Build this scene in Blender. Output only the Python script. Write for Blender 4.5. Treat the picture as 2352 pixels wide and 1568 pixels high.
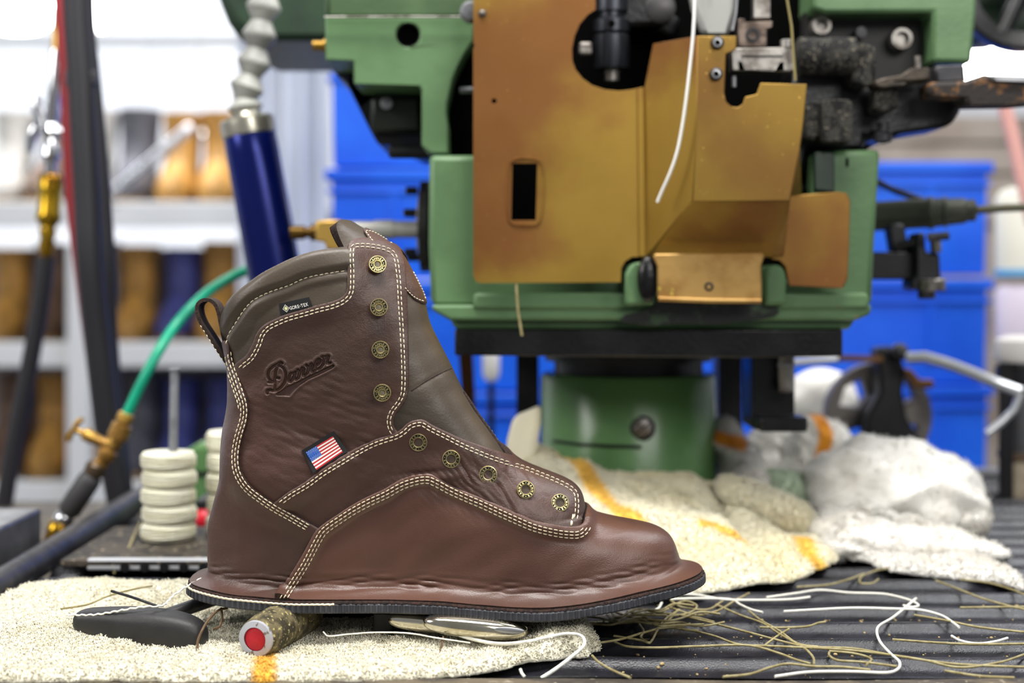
import bpy, bmesh, math, random
import numpy as np
from mathutils import Vector, Matrix, geometry
from mathutils.bvhtree import BVHTree

for o in list(bpy.data.objects):
    bpy.data.objects.remove(o, do_unlink=True)
scn = bpy.context.scene
COL = scn.collection
random.seed(7)
RNG = np.random.RandomState(11)
PI = math.pi

# ------------------------------------------------------------------ camera
FPX = 3400.0            # focal length in pixels of the 2352 px wide frame
CX, HY = 1176.0, 650.0  # picture centre column, horizon row
CAMZ = 0.213            # camera height over the tray
cam_d = bpy.data.cameras.new('camera')
cam = bpy.data.objects.new('camera', cam_d)
COL.objects.link(cam)
cam.location = (0, 0, CAMZ)
cam.rotation_euler = (PI / 2, 0, 0)
cam_d.sensor_width = 36.0
cam_d.lens = FPX / 2352.0 * 36.0
cam_d.shift_y = -(784.0 - HY) / 2352.0
cam_d.clip_start = 0.01
cam_d.clip_end = 60
cam_d.dof.use_dof = True
cam_d.dof.focus_distance = 0.870
cam_d.dof.aperture_fstop = 4.3
scn.camera = cam

# ------------------------------------------------------------------ exposure, world, lights
scn.view_settings.view_transform = 'Standard'
scn.view_settings.look = 'None'
scn.view_settings.exposure = 0.0
scn.view_settings.gamma = 1.0
scn.view_settings.use_curve_mapping = False

wd = bpy.data.worlds.new('world')
scn.world = wd
wd.use_nodes = True
wd.node_tree.nodes['Background'].inputs[0].default_value = (0.93, 0.96, 1.0, 1)
wd.node_tree.nodes['Background'].inputs[1].default_value = 0.30


def area(name, loc, target, size, power, col=(1, 1, 1)):
    l = bpy.data.lights.new(name, 'AREA')
    l.shape = 'RECTANGLE'
    l.size, l.size_y = size
    l.energy = power
    l.color = col
    o = bpy.data.objects.new(name, l)
    COL.objects.link(o)
    o.location = loc
    o.rotation_euler = (Vector(target) - Vector(loc)).to_track_quat('-Z', 'Y').to_euler()
    return o


area('ceiling_strip_light', (-0.10, 0.62, 1.55), (-0.05, 0.95, 0.0), (1.1, 0.30), 39, (1.0, 0.98, 0.95))
area('left_fill', (-1.5, 0.35, 1.0), (-0.05, 0.95, 0.1), (0.6, 0.6), 15, (1.0, 0.98, 0.95))  # unseen fill from the left, raised to brighten the valve side
area('back_wall_fill', (-1.2, 3.4, 2.3), (-1.0, 5.0, 0.0), (2.5, 1.0), 165, (0.97, 0.98, 1.0))  # area fill added to brighten the white back wall
area('hall_light_right', (1.3, 1.7, 1.9), (0.5, 2.6, 0.1), (1.6, 0.6), 36, (0.97, 0.98, 1.0))
area('front_fill', (0.75, -0.35, 0.95), (0.30, 1.2, 0.10), (0.9, 0.5), 14, (1.0, 0.98, 0.95))  # unseen fill from the camera side, set low to reach under the machine


# ------------------------------------------------------------------ coordinates
def P(px, py, d):
    return Vector(((px - CX) / FPX * d, d, CAMZ - (py - HY) / FPX * d))


def G(px, py, z=0.0):
    d = (CAMZ - z) * FPX / (py - HY)
    return Vector(((px - CX) / FPX * d, d, z))


# ------------------------------------------------------------------ materials
def lin(c):
    return tuple((x / 12.92 if x <= 0.04045 else ((x + 0.055) / 1.055) ** 2.4) for x in [v / 255.0 for v in c])


MATS = {}


def mat(name, rgb, rough=0.5, metal=0.0, rgb2=None, nscale=8.0, nlo=0.4, nhi=0.6, bump=0.0, bscale=200.0,
        bdist=0.001, wear=None, wscale=60.0, wth=0.68, coat=0.0, spec=0.5, emit=None, estr=0.0, trans=0.0,
        stretch=None, sheen=0.0, vor=0.0, vscale=100.0, rvar=0.0, alpha=1.0, ior=1.45, attr=None, attr_rgb=None,
        bump2=0.0, b2scale=30.0, b2dist=0.004, det=6):
    m = bpy.data.materials.new(name)
    m.use_nodes = True
    nt = m.node_tree
    N, L = nt.nodes, nt.links
    b = N['Principled BSDF']
    c1 = (*lin(rgb), 1)
    b.inputs['Base Color'].default_value = c1
    b.inputs['Roughness'].default_value = rough
    b.inputs['Metallic'].default_value = metal
    b.inputs['Specular IOR Level'].default_value = spec
    b.inputs['Coat Weight'].default_value = coat
    b.inputs['IOR'].default_value = ior
    b.inputs['Transmission Weight'].default_value = trans
    b.inputs['Alpha'].default_value = alpha
    if sheen:
        b.inputs['Sheen Weight'].default_value = sheen
        b.inputs['Sheen Roughness'].default_value = 0.5
    if emit:
        b.inputs['Emission Color'].default_value = (*lin(emit), 1)
        b.inputs['Emission Strength'].default_value = estr
    tc = N.new('ShaderNodeTexCoord')
    vec = tc.outputs['Object']
    if stretch:
        mp = N.new('ShaderNodeMapping')
        mp.inputs['Scale'].default_value = stretch
        L.new(vec, mp.inputs['Vector'])
        vec = mp.outputs[0]

    def noise(scale, detail=det):
        n = N.new('ShaderNodeTexNoise')
        n.inputs['Scale'].default_value = scale
        n.inputs['Detail'].default_value = detail
        L.new(vec, n.inputs['Vector'])
        return n.outputs['Fac']

    def ramp(src, lo, hi):
        r = N.new('ShaderNodeMapRange')
        r.interpolation_type = 'SMOOTHSTEP'
        r.inputs['From Min'].default_value = lo
        r.inputs['From Max'].default_value = hi
        L.new(src, r.inputs['Value'])
        return r.outputs[0]

    def mix(fac, a, bcol):
        x = N.new('ShaderNodeMix')
        x.data_type = 'RGBA'
        L.new(fac, x.inputs['Factor'])
        if isinstance(a, tuple):
            x.inputs['A'].default_value = a
        else:
            L.new(a, x.inputs['A'])
        x.inputs['B'].default_value = bcol
        return x.outputs['Result']
    cur = c1
    if rgb2:
        cur = mix(ramp(noise(nscale), nlo, nhi), cur, (*lin(rgb2), 1))
    if wear:
        cur = mix(ramp(noise(wscale, 8), wth, wth + 0.05), cur, (*lin(wear), 1))
    if attr:
        at = N.new('ShaderNodeAttribute')
        at.attribute_name = attr
        cur = mix(at.outputs['Fac'], cur, (*lin(attr_rgb), 1))
    if not isinstance(cur, tuple):
        L.new(cur, b.inputs['Base Color'])
    if rvar:
        mr = N.new('ShaderNodeMapRange')
        mr.inputs['To Min'].default_value = max(0.03, rough - rvar)
        mr.inputs['To Max'].default_value = min(1, rough + rvar)
        mr.inputs['From Min'].default_value = 0.3
        mr.inputs['From Max'].default_value = 0.7
        L.new(noise(nscale * 3), mr.inputs['Value'])
        L.new(mr.outputs[0], b.inputs['Roughness'])
    nrm = None
    for s, sc, di, kind in ((bump, bscale, bdist, 'n'), (bump2, b2scale, b2dist, 'n'), (vor, vscale, bdist, 'v')):
        if not s:
            continue
        if kind == 'n':
            h = noise(sc)
        else:
            v = N.new('ShaderNodeTexVoronoi')
            v.feature = 'DISTANCE_TO_EDGE'
            v.inputs['Scale'].default_value = sc
            L.new(vec, v.inputs['Vector'])
            h = ramp(v.outputs['Distance'], 0.0, 0.25)
        bn = N.new('ShaderNodeBump')
        bn.inputs['Strength'].default_value = s
        bn.inputs['Distance'].default_value = di
        L.new(h, bn.inputs['Height'])
        if nrm is not None:
            L.new(nrm, bn.inputs['Normal'])
        nrm = bn.outputs[0]
    if nrm is not None:
        L.new(nrm, b.inputs['Normal'])
    MATS[name] = m
    return m


# ------------------------------------------------------------------ objects
WLOC = {}


def tag(o, label, cat, group=None, kind=None):
    if label:
        o['label'] = label
    if cat:
        o['category'] = cat
    if group:
        o['group'] = group
    if kind:
        o['kind'] = kind
    return o


def thing(name, label, cat, loc, group=None):
    o = bpy.data.objects.new(name, None)
    o.empty_display_size = 0.02
    COL.objects.link(o)
    o.location = loc
    WLOC[o.name] = Vector(loc)
    return tag(o, label, cat, group)


def finish(name, me, m, parent=None, smooth=None, bevel=0.0, label=None, mats=None, solid=0.0, segs=2):
    """link a mesh given in world coordinates"""
    if mats:
        for x in mats:
            me.materials.append(x)
    elif m is not None:
        me.materials.append(m)
    if parent is None:
        co = np.empty(len(me.vertices) * 3)
        me.vertices.foreach_get('co', co)
        co = co.reshape(-1, 3)
        lo, hi = co.min(0), co.max(0)
        org = Vector(((lo[0] + hi[0]) / 2, (lo[1] + hi[1]) / 2, lo[2]))
        me.transform(Matrix.Translation(-org))
        o = bpy.data.objects.new(name, me)
        COL.objects.link(o)
        o.location = org
        WLOC[o.name] = org
    else:
        o = bpy.data.objects.new(name, me)
        COL.objects.link(o)
        o.parent = parent
        o.location = -WLOC[parent.name]
        WLOC[o.name] = Vector((0, 0, 0))
    if smooth is not None:
        if smooth >= 180:
            me.shade_smooth()
        else:
            me.shade_smooth()
            me.set_sharp_from_angle(angle=math.radians(smooth))
    if solid:
        s = o.modifiers.new('thickness', 'SOLIDIFY')
        s.thickness = solid
        s.offset = 0
    if bevel:
        bv = o.modifiers.new('bevel', 'BEVEL')
        bv.width = bevel
        bv.segments = segs
        bv.limit_method = 'ANGLE'
        bv.angle_limit = math.radians(35)
        bv.harden_normals = False
    if label:
        o['label'] = label
    return o


class MB:
    def __init__(self):
        self.v, self.f, self.mi, self.cur = [], [], [], 0

    def add(self, vs, fs):
        n = len(self.v)
        self.v += [tuple(v) for v in vs]
        self.f += [tuple(i + n for i in f) for f in fs]
        self.mi += [self.cur] * len(fs)
        return self

    def box(self, c, s, rot=None):
        R = rot if rot is not None else Matrix.Identity(3)
        vs = [Vector(c) + R @ Vector((s[0] / 2 * a, s[1] / 2 * b, s[2] / 2 * e)) for a in (-1, 1) for b in (-1, 1) for e in (-1, 1)]
        return self.add(vs, [(0, 1, 3, 2), (4, 6, 7, 5), (0, 4, 5, 1), (2, 3, 7, 6), (0, 2, 6, 4), (1, 5, 7, 3)])

    def tube(self, pts, r, n=10, cap=True, squash=1.0):
        pts = [Vector(p) for p in pts]
        rs = r if isinstance(r, (list, tuple)) else [r] * len(pts)
        base = len(self.v)
        up = None
        for i, p in enumerate(pts):
            t = (pts[min(i + 1, len(pts) - 1)] - pts[max(i - 1, 0)])
            t = t.normalized() if t.length > 1e-9 else Vector((0, 0, 1))
            if up is None:
                up = Vector((0, 0, 1)) if abs(t.z) < 0.9 else Vector((1, 0, 0))
            a = up - t * up.dot(t)
            a = a.normalized() if a.length > 1e-6 else t.orthogonal().normalized()
            up = a
            b = t.cross(a)
            for k in range(n):
                an = 2 * PI * k / n
                self.v.append(tuple(p + a * (rs[i] * math.cos(an) * squash) + b * (rs[i] * math.sin(an))))
        for i in range(len(pts) - 1):
            for k in range(n):
                k2 = (k + 1) % n
                self.f.append((base + i * n + k, base + i * n + k2, base + (i + 1) * n + k2, base + (i + 1) * n + k))
                self.mi.append(self.cur)
        if cap:
            self.f.append(tuple(base + k for k in range(n - 1, -1, -1)))
            e = base + (len(pts) - 1) * n
            self.f.append(tuple(e + k for k in range(n)))
            self.mi += [self.cur] * 2
        return self

    def lathe(self, o, axis, prof, n=32, sx=1.0, caps=True):
        """prof: (radius, height along axis)"""
        o, axis = Vector(o), Vector(axis).normalized()
        a = Vector((1, 0, 0)) if abs(axis.x) < 0.8 else Vector((0, 0, 1))
        a = (a - axis * a.dot(axis)).normalized()
        b = axis.cross(a)
        base = len(self.v)
        for (r, h) in prof:
            for k in range(n):
                an = 2 * PI * k / n
                self.v.append(tuple(o + axis * h + a * (r * math.cos(an) * sx) + b * (r * math.sin(an))))
        for i in range(len(prof) - 1):
            for k in range(n):
                k2 = (k + 1) % n
                self.f.append((base + i * n + k, base + i * n + k2, base + (i + 1) * n + k2, base + (i + 1) * n + k))
                self.mi.append(self.cur)
        for i in ((0, len(prof) - 1) if caps else ()):
            if prof[i][0] > 1e-7:
                self.f.append(tuple(base + i * n + k for k in (range(n - 1, -1, -1) if i == 0 else range(n))))
                self.mi.append(self.cur)
        return self

    def ell(self, c, s, rot=None, nu=20, nv=12, e=1.0):
        R = rot if rot is not None else Matrix.Identity(3)
        base = len(self.v)

        def pw(x):
            return math.copysign(abs(x) ** e, x)
        for j in range(nv + 1):
            th = -PI / 2 + PI * j / nv
            for k in range(nu):
                ph = 2 * PI * k / nu
                self.v.append(tuple(Vector(c) + R @ Vector((s[0] * pw(math.cos(th)) * pw(math.cos(ph)), s[1] * pw(math.cos(th)) * pw(math.sin(ph)), s[2] * pw(math.sin(th))))))
        for j in range(nv):
            for k in range(nu):
                k2 = (k + 1) % nu
                self.f.append((base + j * nu + k, base + j * nu + k2, base + (j + 1) * nu + k2, base + (j + 1) * nu + k))
                self.mi.append(self.cur)
        return self

    def prism(self, pts, back, holes=()):
        """closed outline (and holes) of 3-D points, extruded by the vector back"""
        back = Vector(back)
        loops = [[Vector(p) for p in pts]] + [[Vector(p) for p in h] for h in holes]
        tris = geometry.tessellate_polygon(loops)
        flat = [p for l in loops for p in l]
        n, base = len(flat), len(self.v)
        self.v += [tuple(p) for p in flat] + [tuple(p + back) for p in flat]
        for t in tris:
            self.f.append(tuple(base + i for i in t))
            self.f.append(tuple(base + n + i for i in reversed(t)))
            self.mi += [self.cur] * 2
        s = base
        for l in loops:
            m = len(l)
            for i in range(m):
                j = (i + 1) % m
                self.f.append((s + i, s + j, s + n + j, s + n + i))
                self.mi.append(self.cur)
            s += m
        return self

    def mesh(self, name, fixn=True):
        me = bpy.data.meshes.new(name)
        me.from_pydata(self.v, [], self.f)
        me.polygons.foreach_set('material_index', self.mi)
        if fixn:
            bm = bmesh.new()
            bm.from_mesh(me)
            bmesh.ops.remove_doubles(bm, verts=bm.verts, dist=1e-7)
            bmesh.ops.dissolve_degenerate(bm, dist=1e-7, edges=bm.edges)
            bmesh.ops.recalc_face_normals(bm, faces=bm.faces)
            bm.to_mesh(me)
            bm.free()
        me.update()
        return me

    def obj(self, name, m, parent=None, **k):
        return finish(name, self.mesh(name), m, parent, **k)


def slab(name, m, px, d, thick, parent, holes=(), bevel=0.0015, smooth=30, **k):
    """a plate or block: outline seen at depth d, real thickness behind it"""
    b = MB().prism([P(x, y, d) for x, y in px], (0, thick, 0), [[P(x, y, d) for x, y in h] for h in holes])
    return b.obj(name, m, parent, bevel=bevel, smooth=smooth, **k)


def circ(cx, cy, r, n=24):
    return [(cx + r * math.cos(2 * PI * i / n), cy + r * math.sin(2 * PI * i / n)) for i in range(n)]


def crv(pts, step=4.0, closed=False):
    """Catmull-Rom through the points, resampled"""
    pts = [np.array(p, float) for p in pts]
    n = len(pts)
    out = []
    rng = range(n if closed else n - 1)
    for i in rng:
        if closed:
            p0, p1, p2, p3 = pts[i - 1], pts[i], pts[(i + 1) % n], pts[(i + 2) % n]
        else:
            p1, p2 = pts[i], pts[i + 1]
            p0 = pts[i - 1] if i > 0 else 2 * p1 - p2
            p3 = pts[i + 2] if i + 2 < n else 2 * p2 - p1
        m = max(1, int(np.linalg.norm(p2 - p1) / step))
        # centripetal weights
        t0 = 0.0
        t1 = t0 + max(1e-6, np.linalg.norm(p1 - p0)) ** 0.5
        t2 = t1 + max(1e-6, np.linalg.norm(p2 - p1)) ** 0.5
        t3 = t2 + max(1e-6, np.linalg.norm(p3 - p2)) ** 0.5
        for j in range(m):
            t = t1 + (t2 - t1) * j / m
            A1 = (t1 - t) / (t1 - t0) * p0 + (t - t0) / (t1 - t0) * p1
            A2 = (t2 - t) / (t2 - t1) * p1 + (t - t1) / (t2 - t1) * p2
            A3 = (t3 - t) / (t3 - t2) * p2 + (t - t2) / (t3 - t2) * p3
            B1 = (t2 - t) / (t2 - t0) * A1 + (t - t0) / (t2 - t0) * A2
            B2 = (t3 - t) / (t3 - t1) * A2 + (t - t1) / (t3 - t1) * A3
            out.append((t2 - t) / (t2 - t1) * B1 + (t - t1) / (t2 - t1) * B2)
    if not closed:
        out.append(pts[-1])
    return np.array(out)


def npmesh(name, V, F):
    me = bpy.data.meshes.new(name)
    me.from_pydata(V.tolist(), [], F.tolist())
    me.update()
    return me


def dist_path(Q, path):
    """distance of points Q (n,2) to a polyline"""
    best = np.full(len(Q), 1e9)
    for a, b in zip(path[:-1], path[1:]):
        ab = b - a
        l2 = max(1e-12, ab @ ab)
        t = np.clip(((Q - a) @ ab) / l2, 0, 1)
        d = np.hypot(Q[:, 0] - a[0] - t * ab[0], Q[:, 1] - a[1] - t * ab[1])
        best = np.minimum(best, d)
    return best


def inside(Q, poly):
    c = np.zeros(len(Q), bool)
    x, y = Q[:, 0], Q[:, 1]
    n = len(poly)
    for i in range(n):
        x1, y1 = poly[i]
        x2, y2 = poly[i - 1]
        if y1 == y2:
            continue
        k = ((y1 > y) != (y2 > y)) & (x < (x2 - x1) * (y - y1) / (y2 - y1) + x1)
        c ^= k
    return c


def sdf(Q, poly):
    poly = np.asarray(poly, float)
    d = dist_path(Q, np.vstack([poly, poly[:1]]))
    return np.where(inside(Q, poly), d, -d)


def clip(V, F, phi, attrs=()):
    """keep the part of a triangle mesh where phi>0"""
    V = V.tolist()
    A = [list(a) for a in attrs]
    pos = phi > 0
    cnt = pos[F].sum(1)
    out = F[cnt == 3].tolist()
    cache = {}
    ph = phi

    def cut(i, j):
        k = (i, j) if i < j else (j, i)
        if k not in cache:
            a, b = k
            t = ph[a] / (ph[a] - ph[b])
            t = min(0.999, max(0.001, t))
            cache[k] = len(V)
            V.append([V[a][q] + (V[b][q] - V[a][q]) * t for q in range(3)])
            for s in A:
                s.append(s[a] + (s[b] - s[a]) * t)
        return cache[k]
    for tri in F[(cnt > 0) & (cnt < 3)]:
        tri = [int(x) for x in tri]
        k = [bool(pos[x]) for x in tri]
        if sum(k) == 1:
            i = k.index(True)
            a, b, c = tri[i], tri[(i + 1) % 3], tri[(i + 2) % 3]
            out.append([a, cut(a, b), cut(a, c)])
        else:
            i = k.index(False)
            a, b, c = tri[i], tri[(i + 1) % 3], tri[(i + 2) % 3]
            ab, ac = cut(a, b), cut(a, c)
            out.append([ab, b, c])
            out.append([ab, c, ac])
    V = np.array(V)
    F = np.array(out, int)
    used = np.unique(F)
    mp = -np.ones(len(V), int)
    mp[used] = np.arange(len(used))
    return V[used], mp[F], [np.array(a)[used] for a in A], mp


def vnormals(V, F):
    n = np.zeros_like(V)
    fn = np.cross(V[F[:, 1]] - V[F[:, 0]], V[F[:, 2]] - V[F[:, 0]])
    for k in range(3):
        np.add.at(n, F[:, k], fn)
    return n / np.maximum(1e-12, np.linalg.norm(n, axis=1))[:, None]


def boundary_edges(F):
    e = np.vstack([F[:, [0, 1]], F[:, [1, 2]], F[:, [2, 0]]])
    s = np.sort(e, 1)
    key = s[:, 0].astype(np.int64) * 10000000 + s[:, 1]
    u, idx, cnt = np.unique(key, return_index=True, return_counts=True)
    return e[idx[cnt == 1]]


def tufts(V, F, n, ln, r, mask=None):
    """loop pile: little bent fibres standing on a triangle mesh"""
    a, b, c = V[F[:, 0]], V[F[:, 1]], V[F[:, 2]]
    fn = np.cross(b - a, c - a)
    ar = np.linalg.norm(fn, axis=1)
    w = ar.copy()
    if mask is not None:
        w *= mask
    w /= w.sum()
    t = RNG.choice(len(F), n, p=w)
    u, v = RNG.rand(n), RNG.rand(n)
    k = u + v > 1
    u[k], v[k] = 1 - u[k], 1 - v[k]
    p = a[t] + (b - a)[t] * u[:, None] + (c - a)[t] * v[:, None]
    nn = fn[t] / ar[t][:, None]
    nn *= np.sign(nn[:, 2:3] + 1e-9) * 0 + 1
    d1 = nn + RNG.normal(0, 0.45, (n, 3))
    d1 /= np.linalg.norm(d1, axis=1)[:, None]
    d2 = d1 * .3 + RNG.normal(0, 0.9, (n, 3))
    d2 /= np.linalg.norm(d2, axis=1)[:, None]
    L = ln * (0.5 + RNG.rand(n))[:, None]
    ps = [p - nn * r, p + d1 * L * 0.55, p + d1 * L * 0.55 + d2 * L * 0.6]
    s1 = np.cross(d1, RNG.normal(0, 1, (n, 3)))
    s1 /= np.linalg.norm(s1, axis=1)[:, None]
    s2 = np.cross(d1, s1)
    out = []
    for j, q in enumerate(ps):
        rr = r * (1.0, 1.25, 1.0)[j]
        for m_ in range(3):
            an = 2 * PI * m_ / 3
            out.append(q + s1 * (rr * math.cos(an)) + s2 * (rr * math.sin(an)))
    VV = np.stack(out, 1).reshape(-1, 3)
    base = (np.arange(n) * 9)[:, None]
    fs = []
    for j in range(2):
        for m_ in range(3):
            m2 = (m_ + 1) % 3
            fs.append([j * 3 + m_, j * 3 + m2, (j + 1) * 3 + m2])
            fs.append([j * 3 + m_, (j + 1) * 3 + m2, (j + 1) * 3 + m_])
    fs.append([6, 7, 8])
    FF = (base[:, None, :] + np.array(fs)[None]).reshape(-1, 3)
    return VV, FF, np.repeat(t, 9)
# =================================================================== THE HALL
FZ = -0.86      # factory floor
M_FLOOR = mat('grey_concrete', (120, 118, 112), 0.7, rgb2=(96, 94, 90), nscale=3, bump=.2, bscale=60)
M_WALL = mat('white_hall_wall', (226, 228, 232), 0.8, rgb2=(206, 209, 216), nscale=1.2, nlo=.35, nhi=.7)
M_CEIL = mat('ceiling_white', (225, 225, 225), 0.9)
M_WHITE = mat('white_painted_steel', (222, 224, 226), 0.5)
M_SHELF = mat('pale_grey_shelf', (176, 180, 184), 0.55)
M_GLOW = mat('glow_white', (255, 255, 255), 0.5, emit=(255, 252, 246), estr=14)


def wall(name, c, s, m):
    return finish(name, MB().box(c, s).mesh(name), m, None) and None


def structure(name, c, s, m):
    o = MB().box(c, s).obj(name, m)
    o['kind'] = 'structure'
    return o


structure('floor', (0, 2.5, FZ - .05), (8, 7.6, .1), M_FLOOR)
structure('wall_back', (0, 6.05, 1.0), (8, .1, 3.8), M_WALL)
structure('wall_left', (-3.95, 2.7, 1.0), (.1, 6.8, 3.8), M_WALL)
structure('wall_right', (3.95, 2.7, 1.0), (.1, 6.8, 3.8), M_WALL)
structure('ceiling', (0, 4.15, 2.95), (8, 3.9, .1), M_CEIL)


# grey-brown shelving boards stacked beyond the right totes
MT = mat('taupe_board', (128, 116, 106), .8, rgb2=(150, 140, 130), nscale=5)
bs = thing('board_stack', 'grey-brown cabinet with horizontal boards beyond the right blue totes', 'cabinet', (P(2150, 0, 3.6).x, 3.8, FZ))
for k, py in enumerate((262, 330, 400, 520, 700)):
    z = P(0, py, 3.6).z
    z2 = P(0, (330, 400, 520, 700, 1100)[k], 3.6).z
    MB().box((P(2150, 0, 3.6).x, 3.8, (z + z2) / 2), (.9, .4, z - z2 - .008)).obj('board', MT, bs, bevel=.003)
MB().box((P(2150, 0, 3.6).x, 3.8, (z2 + FZ) / 2), (.85, .38, z2 - FZ)).obj('plinth', MT, bs)
# bright blurred spots far back in the hall, modelled as glowing ovals
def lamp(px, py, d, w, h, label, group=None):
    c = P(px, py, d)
    t = thing('glowing_oval', label, 'lamp', c + Vector((0, 0, -h / 2)), group)
    MB().ell(c, (w / 2, w / 3, h / 2), e=.8).obj('diffuser', M_GLOW, t, smooth=180)
    MB().lathe(c + Vector((0, 0, h * .42)), (0, 0, 1), [(w * .3, 0), (w * .3, .012), (.00001, .012)], 20).obj('oval_housing', M_SHELF, t, smooth=40)
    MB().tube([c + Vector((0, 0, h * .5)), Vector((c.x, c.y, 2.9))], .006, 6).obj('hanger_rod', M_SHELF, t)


lamp(342, 196, 4.6, .13, .07, 'glowing oval high on the left above the shelves')
lamp(458, 287, 4.3, .09, .055, 'smaller glowing oval just above the upper shelf boots')
lamp(40, 25, 4.6, .22, .13, 'large glowing oval in the top left corner')
lamp(225, 30, 4.9, .12, .11, 'glowing oval behind the black hoses at the top')
lamp(2110, 300, 4.0, .13, .055, 'glowing oval under the rusty arm on the right')
lamp(2300, 145, 3.2, .20, .075, 'bright glowing oval below the black wheel at upper right')

# ------------------------------------------------------------------ rack of boots at the left
rk = thing('storage_rack', 'white storage rack holding rows of boots behind the hoses', 'rack', P(380, 1200, 3.3) * 1.0)
RD = 3.3


def shelf_z(py, d=RD):
    return P(0, py, d).z


xl_, xr_ = P(-250, 0, RD).x, P(745, 0, RD).x
for py in (470, 790, 1108, 1420):
    z = shelf_z(py)
    MB().box(((xl_ + xr_) / 2, RD + .20, z - .012), (xr_ - xl_, .42, .024)).obj('shelf', M_SHELF, rk, bevel=.003)
    MB().box(((xl_ + xr_) / 2, RD - .012, z - .022), (xr_ - xl_, .02, .055)).obj('shelf_lip', M_WHITE, rk, bevel=.003)
MB().box(((xl_ + xr_) / 2, RD + .415, -.25), (xr_ - xl_, .01, 1.1)).obj('back_panel', mat('rack_back', (128, 122, 126), .8, rgb2=(160, 156, 162), nscale=4), rk)
for px in (-240, 185):
    x = P(px, 0, RD - .04).x
    MB().box((x, RD - .04, (FZ + .30) / 2), (.05, .04, .30 - FZ)).obj('upright', M_WHITE, rk, bevel=.004)
for px in (-240, 185, 735):
    x = P(px, 0, RD + .4).x
    MB().box((x, RD + .43, (FZ + .9) / 2), (.05, .04, .9 - FZ)).obj('rear_upright', M_WHITE, rk, bevel=.004)
MB().box((P(700, 0, RD).x, RD + .02, (FZ + 1.3) / 2), (.075, .04, 1.3 - FZ)).obj('end_panel', M_WHITE, rk, bevel=.004)

BOOTC = {'tan': ((190, 140, 66), 'tan'), 'brown': ((104, 78, 60), 'brown'), 'grey': ((92, 92, 100), 'dark grey'), 'navy': ((70, 76, 140), 'blue-violet'),
         'pale': ((212, 208, 200), 'pale'), 'black': ((46, 46, 52), 'black'), 'pink': ((196, 140, 130), 'pink-beige')}
BM = {k: mat('shelf_boot_' + k, v[0], .6, rgb2=tuple(int(c * .8) for c in v[0]), nscale=30) for k, v in BOOTC.items()}
SOLEM = mat('shelf_boot_sole', (150, 118, 70), .7)
proto = {}


def shelf_boot(kind, solem):
    """boot seen toe-on: sole, foot, shaft"""
    t = thing('stored_boot', '', 'boot', (0, 0, 0))
    c = []
    b = MB()
    secs = []
    n = 20
    # shaft and foot as one lofted skin
    prof = [(0, .0, .012, .040, .125), (0, .0, .035, .046, .128), (0, .012, .06, .043, .11), (0, .03, .085, .040, .075), (0, .045, .11, .038, .055), (0, .05, .15, .040, .052), (0, .052, .19, .043, .056), (0, .052, .215, .045, .058)]
    base = len(b.v)
    for (x, y, z, rx_, ry_) in prof:
        for k in range(n):
            a = 2 * PI * k / n
            b.v.append((x + rx_ * math.cos(a), y + ry_ * math.sin(a), z))
    for i in range(len(prof) - 1):
        for k in range(n):
            k2 = (k + 1) % n
            b.f.append((base + i * n + k, base + i * n + k2, base + (i + 1) * n + k2, base + (i + 1) * n + k))
            b.mi.append(0)
    b.f.append(tuple(base + k for k in range(n - 1, -1, -1))); b.mi.append(0)
    b.f.append(tuple(base + (len(prof) - 1) * n + k for k in range(n))); b.mi.append(0)
    b.obj('boot_upper', BM[kind], t, smooth=60)
    b = MB()
    base = 0
    for z, s in ((0, 1.0), (.012, 1.04), (.014, .98)):
        for k in range(n):
            a = 2 * PI * k / n
            b.v.append((.045 * s * math.cos(a), .130 * s * math.sin(a), z))
    for i in range(2):
        for k in range(n):
            k2 = (k + 1) % n
            b.f.append((i * n + k, i * n + k2, (i + 1) * n + k2, (i + 1) * n + k)); b.mi.append(0)
    b.f.append(tuple(range(n - 1, -1, -1))); b.mi.append(0)
    b.f.append(tuple(2 * n + k for k in range(n))); b.mi.append(0)
    b.obj('boot_sole', solem, t, smooth=40)
    return t


ORD = {}
rr_ = random.Random(3)
layout = {470: ['grey', 'pale', 'brown', 'pale', 'grey', 'tan', 'tan', 'pale', 'brown', 'grey', 'brown'],
          790: ['brown', 'tan', 'brown', 'pale', 'tan', 'navy', 'tan', 'pale', 'pink', 'tan', 'navy', 'brown'],
          1108: ['black', 'brown', 'tan', 'tan', 'grey', 'navy', 'navy', 'brown', 'navy', 'black', 'navy']}
SN = {470: 'upper', 790: 'middle', 1108: 'lower'}
for py, kinds in layout.items():
    z = shelf_z(py) + .001
    for i, k in enumerate(kinds[1:9]):
        px = 20 + i * 97 + rr_.uniform(-4, 4)
        if k not in proto:
            proto[k] = shelf_boot(k, SOLEM)
            o = proto[k]
        else:
            o = proto[k].copy()
            COL.objects.link(o)
            for ch in [c for c in proto[k].children]:
                c2 = ch.copy()
                COL.objects.link(c2)
                c2.parent = o
        o.location = (P(px, 0, RD + .15).x, RD + .15, z)
        s = rr_.uniform(1.0, 1.08)
        o.scale = (s, s, s)
        o.rotation_euler = (0, 0, rr_.uniform(-.06, .06))
        o['label'] = '%s boot from the left on the %s rack shelf, %s and blurred' % (('first', 'second', 'third', 'fourth', 'fifth', 'sixth', 'seventh', 'eighth')[i], SN[py], BOOTC[k][1])
        o['group'] = 'boots on the %s rack shelf' % SN[py]
        o['category'] = 'boot'

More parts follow.
